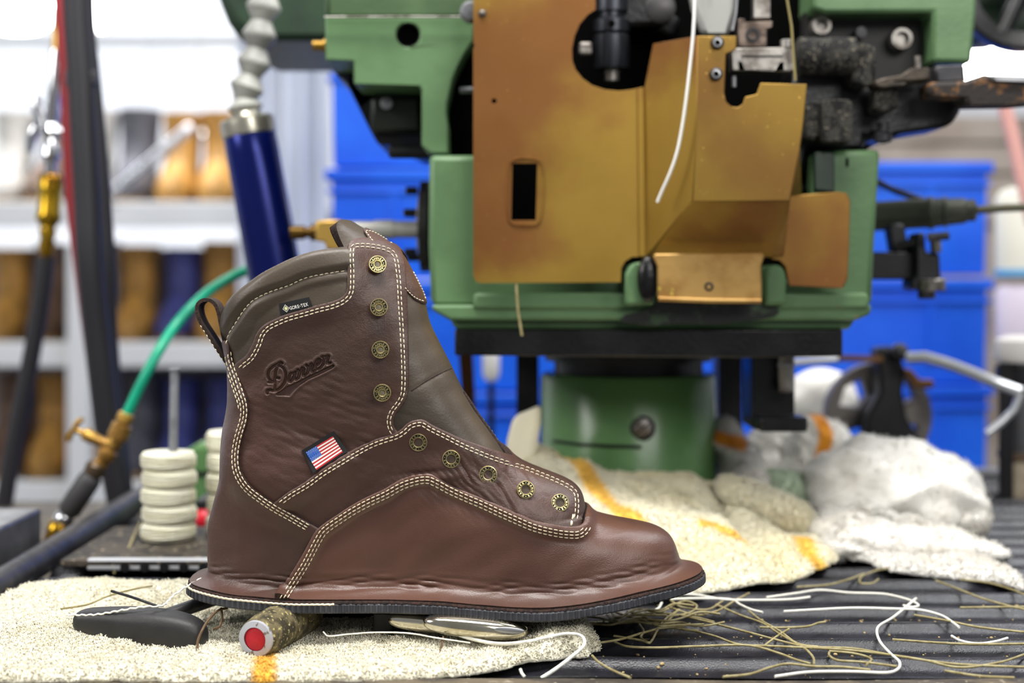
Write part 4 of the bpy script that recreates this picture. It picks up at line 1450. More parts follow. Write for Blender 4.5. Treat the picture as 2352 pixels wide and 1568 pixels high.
# raw leather edge
jag = 0.0013 * RNG.rand(RN)
V, F = loft([ring(-.002, .0004), ring(.0002 + jag, .0), ring(.0004 + jag, -.0014), ring(-.002, -.0016)], False)
me = npmesh('flange_edge', V, F)
bmx = bmesh.new(); bmx.from_mesh(me); bmesh.ops.recalc_face_normals(bmx, faces=bmx.faces); bmx.to_mesh(me); bmx.free()
finish('flange_edge', me, EDGE, boot, smooth=80, label='rough dark cut edge of the leather flange')
rib = np.where((np.arange(RN) // 2) % 2 == 0, 0.0, -0.0009)
V, F = loft([ring(-.012, -.0016), ring(.0008, -.0016), ring(.0022 + rib, -.0022), ring(.0024 + rib, -.0060), ring(.0008, -.0070), ring(-.010, -.0070)], True, True)
me = npmesh('midsole', V, F)
bmx = bmesh.new(); bmx.from_mesh(me); bmesh.ops.recalc_face_normals(bmx, faces=bmx.faces); bmx.to_mesh(me); bmx.free()
finish('midsole', me, RUBBER, boot, smooth=25, label='black ribbed rubber midsole')
# white cord under the heel flange, near side
selw = np.where((LY < YC + .02) & (LX < wx(790)))[0]
selw = selw[np.argsort(np.unwrap(np.arctan2(LY[selw] - YC, LX[selw] - wx(700))))]
cp = [Vector((LX[i] + NXs[i] * .0014, LY[i] + NYs[i] * .0014, LZ[i] - .0017 + .00015 * math.sin(i * 1.7))) for i in selw if LY[i] < YC + .015]
cp.sort(key=lambda p: math.atan2(p.y - YC, p.x - wx(760)) % (2 * PI))
MB().tube(cp, 0.0007, 6).obj('welt_cord', THREAD, boot, smooth=60, label='white cord laid round the heel seam')

# ------------------------------------------------------------------ ray casting on the finished surface
off = 0
bv, bf = [], []
for V, F in zip(boot_tris_V, boot_tris_F):
    bv.append(V)
    bf.append(F + off)
    off += len(V)
bvh = BVHTree.FromPolygons(np.vstack(bv).tolist(), np.vstack(bf).tolist())
CAMP = Vector((0, 0, CAMZ))


def hit(px, py):
    d = (P(px, py, 1.0) - CAMP).normalized()
    loc, n, i, dist = bvh.ray_cast(CAMP, d)
    if loc is None:
        return None, None
    if n.dot(d) > 0:
        n = -n
    return loc, n


def hitn(px, py, r=6):
    """point with an averaged normal"""
    c, _ = hit(px, py)
    a, b = hit(px - r, py)[0], hit(px + r, py)[0]
    e, f = hit(px, py - r)[0], hit(px, py + r)[0]
    n = (b - a).cross(f - e).normalized()
    if n.y > 0:
        n = -n
    return c, n


def offs(path, dist, trim=True):
    p = np.asarray(path, float)
    t = np.gradient(p, axis=0)
    t /= np.maximum(1e-9, np.linalg.norm(t, axis=1))[:, None]
    for _ in range(3):
        t[1:-1] = (t[:-2] + t[1:-1] + t[2:]) / 3
    t /= np.maximum(1e-9, np.linalg.norm(t, axis=1))[:, None]
    n = np.stack([-t[:, 1], t[:, 0]], 1)
    q = p + n * dist
    if trim:
        dd = dist_path(q, p)
        q = q[dd > abs(dist) * 0.93]
    return q


def stitches(path, name='stitching', spacing=12.3, ln=9.3, r=0.00030, sink=0.1, parent=None, mirror=False, phase=0.0):
    c = np.asarray(path, float)
    s = np.concatenate([[0], np.cumsum(np.hypot(*np.diff(c, axis=0).T))])
    b = MB()
    k = phase * spacing + ln / 2
    H = []
    while k < s[-1] - ln / 2:
        pts = []
        for f in (-0.5, -0.25, 0, 0.25, 0.5):
            x = np.interp(k + f * ln, s, c[:, 0])
            y = np.interp(k + f * ln, s, c[:, 1])
            h, n = hit(x, y)
            if h is None:
                break
            pts.append(h + n * (r * (0.9 - 3.2 * f * f) - r * sink))
        k += spacing
        if len(pts) == 5 and (pts[0] - pts[-1]).length < 0.004:
            rr = [r * .65, r * 1.05, r * 1.15, r * 1.05, r * .6]
            b.tube(pts, rr, 6)
            if mirror:
                b.tube([Vector((p.x, 2 * YC - p.y, p.z)) for p in pts], rr, 5)
    me = b.mesh(name, fixn=False)
    return finish(name, me, THREAD, parent or boot, smooth=180)


D1 = 8.0
for k, o_ in enumerate((8, 15)):
    stitches(offs(E_UQc[6:-6], o_), phase=k * .5)
    stitches(offs(E_LQc[6:-8], o_), phase=k * .5)
for k, o_ in enumerate((8, 15, 22)):
    stitches(offs(E_VPc[8:-6], o_), phase=k * .4, spacing=12.3)
for k, o_ in enumerate((8, 14.5, 21)):
    stitches(offs(E_HCc[14:-6], o_), phase=k * .4)
stitches(offs(E_HCc[14:60], 26), phase=.2)
stitches(S_CO)
stitches(offs(P_PT[6:13], -6) if False else crv([(930, 661), (950, 681), (968, 690), (977, 691), (974, 676), (962, 650), (948, 622)], 3), spacing=7, ln=5)
stitches(crv([(856, 553), (846, 540), (840, 531), (852, 531), (880, 545), (905, 562)], 3), spacing=7, ln=5)
stitches(crv([(1071, 905), (1084, 926), (1100, 950), (1125, 985), (1150, 1020), (1172, 1043)], 3), spacing=11, mirror=False)
# bar tacks
for x, y in ((1316, 1188), (1326, 1192), (1313, 1203), (1323, 1206)):
    stitches(np.array([(x, y - 7), (x - 1, y), (x - 2, y + 7)], float), ln=12, r=.0007, spacing=40, mirror=False)

# needle grooves of the tongue seam
h1 = [hit(x, y)[0] for x, y in crv([(944, 898), (965, 884), (990, 868), (1015, 855), (1036, 845)], 4)]
MB().tube([p + Vector((0, .0002, 0)) for p in h1 if p], .0005, 6).obj('tongue_seam', SUEDE, boot, smooth=60)
# gusset piping along the tongue front
gp = [Vector((wx(x), YC - .006, wz(y))) for x, y in crv([(1066, 897), (1082, 920), (1097, 944), (1123, 980), (1148, 1016), (1166, 1040)], 4)]
MB().tube([p + Vector((-.0008, -.0, -.0006)) for p in gp], .0016, 8).obj('gusset_piping', SUEDE, boot, smooth=60)

# ------------------------------------------------------------------ pull loop
pl = crv([(556, 905), (548, 868), (528, 832), (507, 800), (487, 768), (468, 737), (461, 715), (462, 699), (473, 689), (489, 689), (501, 698), (509, 716), (515, 745), (521, 775), (529, 805), (538, 832), (548, 862), (556, 890)], 3)
wdt = .0085
cx3, cz3 = wx(pl[:, 0]), wz(pl[:, 1])
tg = np.gradient(np.stack([cx3, cz3], 1), axis=0)
tg /= np.linalg.norm(tg, axis=1)[:, None]
nrm2 = np.stack([-tg[:, 1], tg[:, 0]], 1)
th = .0011
sec = [(-wdt, -th), (wdt, -th), (wdt, th), (-wdt, th)]
n = len(pl)
V, F = [], []
for i in range(n):
    # near edge brought out to the counter's near side where it is sewn down
    for (yy, t_) in sec:
        V.append((cx3[i] + nrm2[i, 0] * t_, YC - .002 + yy, cz3[i] + nrm2[i, 1] * t_))
for i in range(n - 1):
    for k in range(4):
        k2 = (k + 1) % 4
        F.append((i * 4 + k, i * 4 + k2, (i + 1) * 4 + k2, (i + 1) * 4 + k))
me = bpy.data.meshes.new('pull_loop')
me.from_pydata(V, [], F)
bmx = bmesh.new(); bmx.from_mesh(me); bmesh.ops.recalc_face_normals(bmx, faces=bmx.faces); bmx.to_mesh(me); bmx.free()
ploop = finish('pull_loop', me, SUEDE, boot, smooth=40, label='dark suede heel pull loop')
for o_ in (2.0,):
    q = offs(pl, -3.5, False)
    b = MB()
    for i in range(12, 60, 4):
        if i + 2 < len(q):
            a3 = Vector((wx(q[i, 0]), YC - .002 - wdt, wz(q[i, 1])))
            b3 = Vector((wx(q[i + 2, 0]), YC - .002 - wdt, wz(q[i + 2, 1])))
            b.tube([a3, (a3 + b3) / 2 - Vector((0, .0002, 0)), b3], [.00015, .0003, .00015], 5)
    finish('stitching', b.mesh('stitching', False), THREAD, ploop, smooth=180)

# ------------------------------------------------------------------ lettering
FONT = {}


def glyph(ch, bold=0.0, res=3):
    key = (ch, bold)
    if key not in FONT:
        c = bpy.data.curves.new('g', 'FONT')
        c.body = ch
        c.size = 1.0
        c.offset = bold
        c.resolution_u = res
        c.align_x = 'CENTER'
        o = bpy.data.objects.new('g', c)
        me = bpy.data.meshes.new_from_object(o)
        vs_ = [(v.co.x, v.co.y) for v in me.vertices]
        fs_ = [tuple(p.vertices) for p in me.polygons]
        bpy.data.objects.remove(o)
        bpy.data.curves.remove(c)
        bpy.data.meshes.remove(me)
        FONT[key] = (vs_, fs_)
    return FONT[key]


def frame(n, upv=Vector((0, 0, 1))):
    n = n.normalized()
    x = upv.cross(n).normalized() * -1.0
    if x.x < 0:
        x = -x
    y = n.cross(x)
    if y.z < 0:
        y = -y
    return x, y, n


def eyelet(px, py, hook, rot):
    c, n = hitn(px, py, 14)
    n = (n + Vector((0, -1.2, 0.0))).normalized()
    x, y, n = frame(n)
    if px > 1150:
        c = c - Vector((0, .0011, 0))
    R = 20.3 * c.y / FPX
    b = MB()
    h0 = .0052 if hook else .0012
    if hook:
        prof = [(R * .55, -.001), (R * .55, .0008), (R * .60, .0024), (R * .95, .0028), (R * 1.0, .0034), (R * 1.0, h0 - .0003), (R * .965, h0 + .0001), (R * .90, h0 + .0001), (R * .86, h0 - .0003),
                (R * .50, h0 - .0003), (R * .47, h0 + .0001), (R * .40, h0 + .0001), (R * .34, h0 - .0003), (R * .30, h0 - .0010), (.00001, h0 - .0011)]
    else:
        prof = [(R * .9, -.0005), (R * 1.0, .0002), (R * 1.03, h0 - .0004), (R * 1.0, h0 - .0001), (R * .93, h0), (R * .90, h0 - .0003),
                (R * .62, h0 - .0003), (R * .59, h0), (R * .53, h0 - .0001), (R * .50, h0 - .0006), (R * .50, -.001)]
    b.lathe(c, n, prof, 36)
    e = b.obj('eyelet', BRASSD, boot, smooth=40, label='antique brass %s with raised lettering round its rim' % ('hook stud' if hook else 'eyelet'))
    # dark recess ring
    r0, r1 = (R * .50, R * .86) if hook else (R * .62, R * .90)
    bb = MB().lathe(c, n, [(r0, h0 - .00028), (r0, h0 - .00024), (r1, h0 - .00024), (r1, h0 - .00028)], 36, caps=False)
    bb.obj('recess', BLKENAM, e, smooth=40)
    bb = MB()
    if hook:
        bb.lathe(c, n, [(R * .30, h0 - .00095), (.00001, h0 - .0007)], 20)
        bb.obj('stud_centre', mat('stud_grey', (136, 130, 112), .5, .3) if 'stud_grey' not in MATS else MATS['stud_grey'], e, smooth=60)
    else:
        bb.lathe(c, n, [(R * .50, h0 - .0010), (.00001, h0 - .0011)], 20)
        bb.obj('hole', MATS.get('eyelet_hole') or mat('eyelet_hole', (74, 62, 52), .6, bump=.5, bscale=300), e, smooth=60)
    txt = 'DANNER\u2022DANNER\u2022'
    rm = (r0 + r1) / 2
    sz = (r1 - r0) * (1.12 if hook else 1.18)
    lb = MB()
    for i, ch in enumerate(txt):
        an = rot - 2 * PI * (i + .5) / len(txt)
        rad = x * math.cos(an) + y * math.sin(an)
        tan = x * math.sin(an) - y * math.cos(an)
        o3 = c + n * (h0 - .00016)
        if ch == '\u2022':
            lb.lathe(o3 + rad * rm, n, [(sz * .16, 0), (sz * .16, .0002), (.00001, .0002)], 10)
            continue
        vs_, fs_ = glyph(ch, 0.035)
        pts = [o3 + rad * (rm + (v[1] - .36) * sz) + tan * (v[0] * sz * .92) for v in vs_]
        lb.add(pts, fs_)
        top = [p + n * .0001 for p in pts]
        lb.add(top, fs_)
    finish('lettering', lb.mesh('lettering', False), BRASSD, e, label='raised brass letters')
    return e


for i, (x, y) in enumerate(((865, 610), (870, 706), (875, 802.5), (879.5, 900.5))):
    eyelet(x, y, True, PI * .98)
for i, (x, y) in enumerate(((961, 1015), (1036.5, 1053.5), (1121, 1090), (1207, 1124), (1285.5, 1154))):
    eyelet(x, y, False, (PI * .45, PI * .85, PI * .40, PI * .41, PI * .38)[i])


def patch_depth(quad):
    """smooth depth of the leather under a label: returns depth(px,py)"""
    q = np.array(quad, float)
    pts, ys = [], []
    for v_ in np.linspace(-.05, 1.05, 12):
        for u_ in np.linspace(-.05, 1.05, 12):
            p = (q[0] * (1 - u_) + q[1] * u_) * (1 - v_) + (q[3] * (1 - u_) + q[2] * u_) * v_
            h, n_ = hit(*p)
            if h:
                pts.append(p)
                ys.append(h.y)
    pts = np.array(pts)
    c0 = q.mean(0)

    def basis(P_):
        x, y = ((P_ - c0) / 50).T
        return np.stack([np.ones(len(x)), x, y, x * x, x * y, y * y], 1)
    ys = np.array(ys)
    co, *_ = np.linalg.lstsq(basis(pts), ys, rcond=None)
    mx = np.percentile(basis(pts) @ co - ys, 93)
    return lambda p: float((basis(np.array([p])) @ co)[0]) - max(0, mx)


def patch_grid(quad, nu, nv, lift, dep=None):
    q = np.array(quad, float)
    dep = dep or patch_depth(quad)
    out = []
    for j in range(nv + 1):
        r = []
        for i in range(nu + 1):
            u_, v_ = i / nu, j / nv
            p = (q[0] * (1 - u_) + q[1] * u_) * (1 - v_) + (q[3] * (1 - u_) + q[2] * u_) * v_
            r.append(P(p[0], p[1], dep(p) - lift))
        out.append(r)
    return out


def patch_fn(quad, lift, dep=None):
    g = patch_grid(quad, 8, 6, lift, dep)

    def f(u_, v_, up_=0.0):
        a = min(7.999, max(0, u_ * 8)); b = min(5.999, max(0, v_ * 6))
        i, j = int(a), int(b)
        a -= i; b -= j
        p = (g[j][i] * (1 - a) + g[j][i + 1] * a) * (1 - b) + (g[j + 1][i] * (1 - a) + g[j + 1][i + 1] * a) * b
        return p - Vector((0, up_, 0))
    return f


def patch_panel(name, m, quad, lift, thick=.0008, parent=None, label=None):
    dep = patch_depth(quad)
    f = patch_fn(quad, lift, dep)
    f.dep = dep
    b = MB()
    nu, nv = 8, 6
    vs_ = [f(i / nu, j / nv) for j in range(nv + 1) for i in range(nu + 1)]
    vs2 = [p + Vector((0, thick, 0)) for p in vs_]
    fs_ = []
    n_ = len(vs_)
    for j in range(nv):
        for i in range(nu):
            a = j * (nu + 1) + i
            fs_.append((a, a + 1, a + nu + 2, a + nu + 1))
            fs_.append((n_ + a, n_ + a + nu + 1, n_ + a + nu + 2, n_ + a + 1))
    for j in range(nv):
        for i in (0, nu):
            a = j * (nu + 1) + i
            fs_.append((a, a + nu + 1, n_ + a + nu + 1, n_ + a))
    for i in range(nu):
        for j in (0, nv):
            a = j * (nu + 1) + i
            fs_.append((a, n_ + a, n_ + a + 1, a + 1))
    b.add(vs_ + vs2, fs_)
    return b.obj(name, m, parent or boot, smooth=60, label=label), f


fl_, f1 = patch_panel('flag_patch', BLKFAB, [(692.8, 1034), (766.4, 990), (798, 1037), (719, 1086)], .0006, .0016, label='black woven patch with a United States flag')
_, f2 = None, patch_fn([(702, 1038.5), (764.3, 1001.5), (787.5, 1038), (727, 1079)], .0008, f1.dep)
b = MB()


def rect(b, f, u0, v0, u1, v1, up_, nu=6):
    for i in range(nu):
        a0, a1 = u0 + (u1 - u0) * i / nu, u0 + (u1 - u0) * (i + 1) / nu
        b.add([f(a0, v0, up_), f(a1, v0, up_), f(a1, v1, up_), f(a0, v1, up_)], [(0, 1, 2, 3)])


for i in range(13):
    b.cur = i % 2
    rect(b, f2, 0 if i > 6 else .39, i / 13, 1, (i + 1) / 13, 0)
b.cur = 2
rect(b, f2, 0, 0, .39, 7 / 13, 0)
b.cur = 1
for r in range(9):
    nst = 6 if r % 2 == 0 else 5
    for k in range(nst):
        uu_ = .39 * ((k + .5) / 6 if r % 2 == 0 else (k + 1) / 6)
        vv_ = (r + .6) / 9.3 * 7 / 13
        c = f2(uu_, vv_, .0001)
        b.add([c + Vector((math.cos(a) * .00021, 0, math.sin(a) * .00021)) for a in [PI * q / 3 for q in range(6)]], [(0, 1, 2, 3, 4, 5)])
finish('flag', b.mesh('flag', False), None, fl_, mats=[REDFAB, WHTFAB, BLUFAB], label='woven stars and stripes')

gt, g1 = patch_panel('lining_label', BLKFAB, [(641, 697), (709.5, 682), (717.5, 702.5), (645, 723)], .0005, .0016, label='black woven label with pale lettering')
b = MB()
# text baseline in picture px, letters GORE-TEX
T0, T1 = np.array([666.0, 711.5]), np.array([711.0, 701.3])
ux = (T1 - T0) / np.linalg.norm(T1 - T0)
uy = np.array([-.33, -1.0]) / np.linalg.norm([-.33, -1.0])
g_plane = g1(.5, .5, 0).y


def on_label(q, up_=.0002):
    # label point under the picture px (label is nearly flat)
    return P(q[0], q[1], g1.dep(q) - .0005 - up_)


word = 'GORE\u00b7TEX'
xo = 0.0
adv = {'G': 6.2, 'O': 6.3, 'R': 5.6, 'E': 5.2, '\u00b7': 3.2, 'T': 5.8, 'X': 6.0}
for ch in word:
    a = adv[ch]
    if ch == '\u00b7':
        cpt = T0 + ux * (xo + a / 2) + uy * 3.6
        b.add([on_label(cpt + np.array([math.cos(t), math.sin(t)]) * 1.1) for t in [PI * q / 4 for q in range(8)]], [tuple(range(8))])
    else:
        vs_, fs_ = glyph(ch, .02)
        b.add([on_label(T0 + ux * (xo + a / 2 + v[0] * 8.2) + uy * (v[1] * 11)) for v in vs_], fs_)
    xo += a
dc = np.array([657.0, 708.0])
DQ = [(654.5, 699), (664.5, 707.2), (658.8, 717), (649.3, 710)]
for s0, s1 in ((1.0, .80),):
    o_ = [dc + (np.array(q) - dc) * s0 for q in DQ]
    i_ = [dc + (np.array(q) - dc) * s1 for q in DQ]
    pts = [on_label(q) for q in o_ + i_]
    b.add(pts, [(k, (k + 1) % 4, 4 + (k + 1) % 4, 4 + k) for k in range(4)])
b.cur = 1
b.add([on_label(dc + (np.array(q) - dc) * .55) for q in DQ], [(0, 1, 2, 3)])
finish('label_lettering', b.mesh('label_lettering', False), None, gt, mats=[WHTFAB, PALEY])
# =================================================================== TOWELS
M_TOW = mat('cream_terry', (234, 229, 208), .95, rgb2=(222, 214, 186), nscale=35, nlo=.45, nhi=.75, bump=.6, bscale=500, bdist=.0015, attr='stripe', attr_rgb=(240, 182, 66), sheen=.15, bump2=.5, b2scale=110, b2dist=.002)
M_TOWW = mat('white_terry', (238, 235, 228), .95, rgb2=(226, 220, 208), nscale=22, nlo=.45, nhi=.75, bump=.6, bscale=420, bdist=.0015, attr='stripe', attr_rgb=(230, 150, 40), sheen=.15, bump2=.4, b2scale=80, b2dist=.002)
M_TOWY = mat('cream_pale_terry', (238, 232, 208), .95, rgb2=(232, 222, 184), nscale=14, nlo=.42, nhi=.75, bump=.6, bscale=420, bdist=.0015, attr='stripe', attr_rgb=(246, 198, 84), sheen=.15, bump2=.4, b2scale=80, b2dist=.002)


def set_attr(me, name, val):
    a = me.attributes.new(name, 'FLOAT', 'POINT')
    a.data.foreach_set('value', np.asarray(val, np.float32))


def fbm(x, y, s, seed=0, oct_=4):
    r = np.random.RandomState(seed)
    out = np.zeros_like(x)
    a = 1.0
    for o in range(oct_):
        for _ in range(4):
            an, ph = r.rand() * 2 * PI, r.rand() * 2 * PI
            f = 2 * PI / s * (2 ** o) * (.8 + .4 * r.rand())
            out += a * .5 * np.sin((x * math.cos(an) + y * math.sin(an)) * f + ph + 1.3 * np.sin((x * math.sin(an) - y * math.cos(an)) * f * .7 + ph))
        a *= .5
    return out


def cloth(name, m, foot, ctrl, T, label, cat='towel', stripes=(), step=.0028, rough=.0016, rs=.03, edge=.010, seed=1, pile=0, foldf=None, group=None, pr=.00022, pl_=.0022):
    """a towel as a closed sheet lying over a rising support: foot = outline on the tray (world xy),
    ctrl = (x, y, z) heights of its underside, T = thickness"""
    foot = np.array(foot, float)
    fc = crv(list(map(tuple, foot)), .006, True)
    # ragged outline
    r = np.random.RandomState(seed)
    lo, hi = fc.min(0) - .004, fc.max(0) + .004
    xs_ = np.arange(lo[0], hi[0], step)
    ys_ = np.arange(lo[1], hi[1], step)
    X, Y = np.meshgrid(xs_, ys_)
    Q = np.stack([X.ravel(), Y.ravel()], 1)
    phi = sdf(Q, fc) + .0012 * fbm(Q[:, 0], Q[:, 1], .02, seed + 5, 3)
    C = np.array(ctrl, float)
    d2 = ((Q[:, None, :] - C[None, :, :2]) ** 2).sum(2) + 2e-4
    w = d2 ** -1.8
    base = (w * C[None, :, 2]).sum(1) / w.sum(1)
    t = np.clip(phi / edge, 0, 1)
    h = T * np.sqrt(np.clip(1 - (1 - t) ** 2, 0, 1))
    n = rough * fbm(Q[:, 0], Q[:, 1], rs, seed) * np.clip(phi / .008, 0, 1)
    if foldf is not None:
        n = n + foldf(Q) * np.clip(phi / .008, 0, 1)
    Z = np.maximum(base + h + n, base * 0 + h * .6)
    V = np.stack([Q[:, 0], Q[:, 1], Z], 1)
    nx_ = len(xs_)
    i = (np.arange(len(ys_) - 1)[:, None] * nx_ + np.arange(nx_ - 1)[None]).ravel()
    F = np.vstack([np.stack([i, i + 1, i + nx_ + 1], 1), np.stack([i, i + nx_ + 1, i + nx_], 1)])
    st = np.zeros(len(V))
    for path, wd in stripes:
        dd = dist_path(Q, np.array(path, float))
        st = np.maximum(st, np.clip((wd - dd) / .002 + .5, 0, 1))
    V, F, (st, bz), _ = clip(V, F, phi, (st, np.minimum(base, V[:, 2])))
    nt = len(V)
    zb = np.minimum(V[:, 2] - .0008, bz * .97)
    Vb = V.copy()
    Vb[:, 2] = zb
    be = boundary_edges(F)
    Fs = np.vstack([np.stack([be[:, 1], be[:, 0], be[:, 0] + nt], 1), np.stack([be[:, 1], be[:, 0] + nt, be[:, 1] + nt], 1)])
    VV, FF, SS = np.vstack([V, Vb]), np.vstack([F, F[:, ::-1] + nt, Fs]), np.concatenate([st, st])
    if pile:
        mk = np.ones(len(F))
        nn = np.cross(V[F[:, 1]] - V[F[:, 0]], V[F[:, 2]] - V[F[:, 0]])
        k = st[F].mean(1)
        pv, pf, src = tufts(V, F, pile, pl_, pr)
        SS = np.concatenate([SS, k[src]])
        FF = np.vstack([FF, pf + len(VV)])
        VV = np.vstack([VV, pv])
    me = npmesh(name, VV, FF)
    set_attr(me, 'stripe', SS)
    o = finish(name, me, m, None, smooth=180)
    tag(o, label, cat, group)
    return o


def gx2(px, py, z=0):
    g = G(px, py, z)
    return (g.x, g.y)


def xyz(px, py, d):
    p = P(px, py, d)
    return (p.x, p.y, p.z)


# front towel under the boot
ft = [gx2(*a) for a in [(-120, 1556, .004), (60, 1552, .004), (250, 1549, .004), (600, 1551, .004), (850, 1549, .004), (1000, 1541, .004), (1120, 1528, .004), (1230, 1508, .003), (1320, 1500, .003), (1362, 1488, .004), (1374, 1460, .006), (1362, 1432, .009)]]
ft += [(.02, .935), (-.03, .945), (-.10, .950), gx2(760, 1352, .008), gx2(560, 1330, .010), gx2(440, 1330, .010), gx2(370, 1342, .008), gx2(300, 1320, .010), gx2(210, 1308, .012), gx2(120, 1318, .012), gx2(40, 1345, .010), gx2(-40, 1385, .008), gx2(-140, 1430, .006)]


def ffold(Q):
    x, y = Q[:, 0], Q[:, 1]
    a = .0045 * np.exp(-((x + .262) / .020) ** 2 - ((y - .862) / .035) ** 2)          # hump at the left
    a += .006 * np.exp(-((y - (.985 + .05 * (x + .27))) / .030) ** 2) * np.clip((-.20 - x) / .04 + .6, 0, 1)
    a += .0085 * np.exp(-((x - .032) / .022) ** 4 - ((y - .862) / .030) ** 4)
    a -= .0030 * np.exp(-((x + .162) / .055) ** 2 - ((y - .862) / .022) ** 2)
    a -= .0026 * np.exp(-((x + .130) / .03) ** 2 - ((y - .850) / .03) ** 2)
    a += .0016 * fbm(x, y, .075, 77, 2) * np.clip((.87 - y) / .02 + .2, .25, 1) * np.clip((-.10 - x) / .05, 0, 1)
    a += .0045 * np.exp(-((x + .235 + (y - .85) * .5) / .010) ** 2) * np.clip(1 - abs(y - .86) / .07, 0, 1)
    return a


cloth('terry_towel', M_TOW, ft, [(0, .9, 0), (-.2, .9, 0)], .0062, 'cream terry towel spread flat beneath the boot and the tools', stripes=[([gx2(606, 1570), gx2(612, 1500)], .0062)],
      step=.0022, rough=.0007, rs=.02, edge=.007, seed=3, pile=70000, foldf=ffold, pr=.00028, pl_=.0014)

# towel draped against the machine base, behind the boot
rt = [gx2(1150, 1300, .003), gx2(1400, 1352, .003), gx2(1550, 1362, .003), gx2(1640, 1352, .003), gx2(1760, 1338, .003), gx2(1870, 1312, .003), gx2(1925, 1283, .003), gx2(1915, 1262, .003), gx2(1830, 1230, .004)]
rt += [(.235, 1.185), (.19, 1.222), (.14, 1.226), (.095, 1.224), (.050, 1.222), (.012, 1.24), (-.012, 1.20), (-.03, 1.12), (-.04, 1.05)]
rc = [(-.02, 1.05, .0), (.05, 1.03, .0), (.13, 1.03, .0), (.20, 1.06, .0), (.24, 1.10, .002), (.235, 1.18, .006), (-.02, 1.12, .03), (-.01, 1.18, .060), (.02, 1.22, .075), (.05, 1.218, .060), (.095, 1.216, .050), (.14, 1.218, .051), (.18, 1.214, .047), (.05, 1.13, .038), (.10, 1.12, .036), (.15, 1.12, .030), (.19, 1.12, .010), (.12, 1.075, .012)]


def rfold(Q):
    x, y = Q[:, 0], Q[:, 1]
    a = -.012 * np.exp(-((x - (.165 + (1.19 - y) * .15)) / .009) ** 2) * np.clip((y - 1.09) / .03, 0, 1)
    a += .006 * np.exp(-((x - .05) / .014) ** 2 - ((y - 1.15) / .05) ** 2)
    return a


cloth('terry_towel', M_TOWY, rt, rc, .006, 'cream towel with yellow bands draped up against the round green machine base',
      stripes=[([gx2(1310, 1200), (.045, 1.226)], .0), ([(.043, 1.232), (.060, 1.180), (.082, 1.120), (.098, 1.075)], .0095), ([(.145, 1.105), (.172, 1.098)], .006), ([(.225, 1.150), (.222, 1.105), (.232, 1.060)], .0075)],
      step=.003, rough=.0014, rs=.035, edge=.008, seed=9, pile=26000, foldf=rfold, pr=.00032, pl_=.0018)


# heaped towels: folded soft bodies
def heap(name, m, blobs, label, stripes=(), seed=1, amp=.004, nu=90, nv=60, pile=9000, cat='towel', zf=.004, sc=.10):
    """several soft lobes of one towel, each flattened on the tray"""
    VV, FF, SS = [], [], []
    off = 0
    for bi_, (c, s, rot, e) in enumerate(blobs):
        u_, v_ = np.meshgrid(np.linspace(0, 2 * PI, nu, endpoint=False), np.linspace(-PI / 2, PI / 2, nv))
        f = lambda q: np.sign(q) * np.abs(q) ** e
        x = s[0] * f(np.cos(v_)) * f(np.cos(u_))
        y = s[1] * f(np.cos(v_)) * f(np.sin(u_))
        z = s[2] * f(np.sin(v_))
        R = np.array(rot.to_matrix() if hasattr(rot, 'to_matrix') else rot)
        p = np.stack([x.ravel(), y.ravel(), z.ravel()], 1)
        nrm_ = p / np.array(s) ** 2
        nrm_ /= np.maximum(1e-9, np.linalg.norm(nrm_, axis=1))[:, None]
        k1 = fbm(p[:, 0] + p[:, 2] * .7, p[:, 1] * .5 + p[:, 2], sc, seed + bi_, 2)
        k2 = -np.abs(fbm(p[:, 0] - p[:, 2] * .5, p[:, 2] + p[:, 1] * .4, sc * 1.2, seed + 40 + bi_, 1))
        p = p + nrm_ * (amp * (k1 * .5 + k2 * .7))[:, None]
        p = p @ R.T + np.array(c)
        p[:, 2] = np.where(p[:, 2] < zf, zf - .002 + (p[:, 2] - zf) * .02, p[:, 2])
        idx = np.arange(nu)
        fs = []
        for j in range(nv - 1):
            a, b_ = j * nu + idx, j * nu + (idx + 1) % nu
            fs.append(np.stack([a, b_, b_ + nu], 1))
            fs.append(np.stack([a, b_ + nu, a + nu], 1))
        F_ = np.vstack(fs)
        d = p - np.array([0, 0, CAMZ])
        px_ = CX + FPX * d[:, 0] / d[:, 1]
        py_ = HY - FPX * d[:, 2] / d[:, 1]
        st = np.zeros(len(p))
        for path, wd, bsel in stripes:
            if bsel == bi_:
                dd = dist_path(np.stack([p[:, 0], p[:, 2]], 1), np.array([(P(a, b, c[1]).x, P(a, b, c[1]).z) for a, b in path]))
                st = np.maximum(st, np.clip((wd - dd) / .002 + .5, 0, 1))
        VV.append(p); FF.append(F_ + off); SS.append(st)
        off += len(p)
        if pile:
            pv, pf, src = tufts(p, F_, pile, .0026, .0003)
            VV.append(pv); FF.append(pf + off); SS.append(st[F_].mean(1)[src])
            off += len(pv)
    me = npmesh(name, np.vstack(VV), np.vstack(FF))
    set_attr(me, 'stripe', np.concatenate(SS))
    o = finish(name, me, m, None, smooth=180)
    return tag(o, label, cat)


def rz(deg, ax='Z'):
    return Matrix.Rotation(math.radians(deg), 3, ax)


def at(px, py, d):
    p = P(px, py, d)
    return (p.x, p.y, p.z)


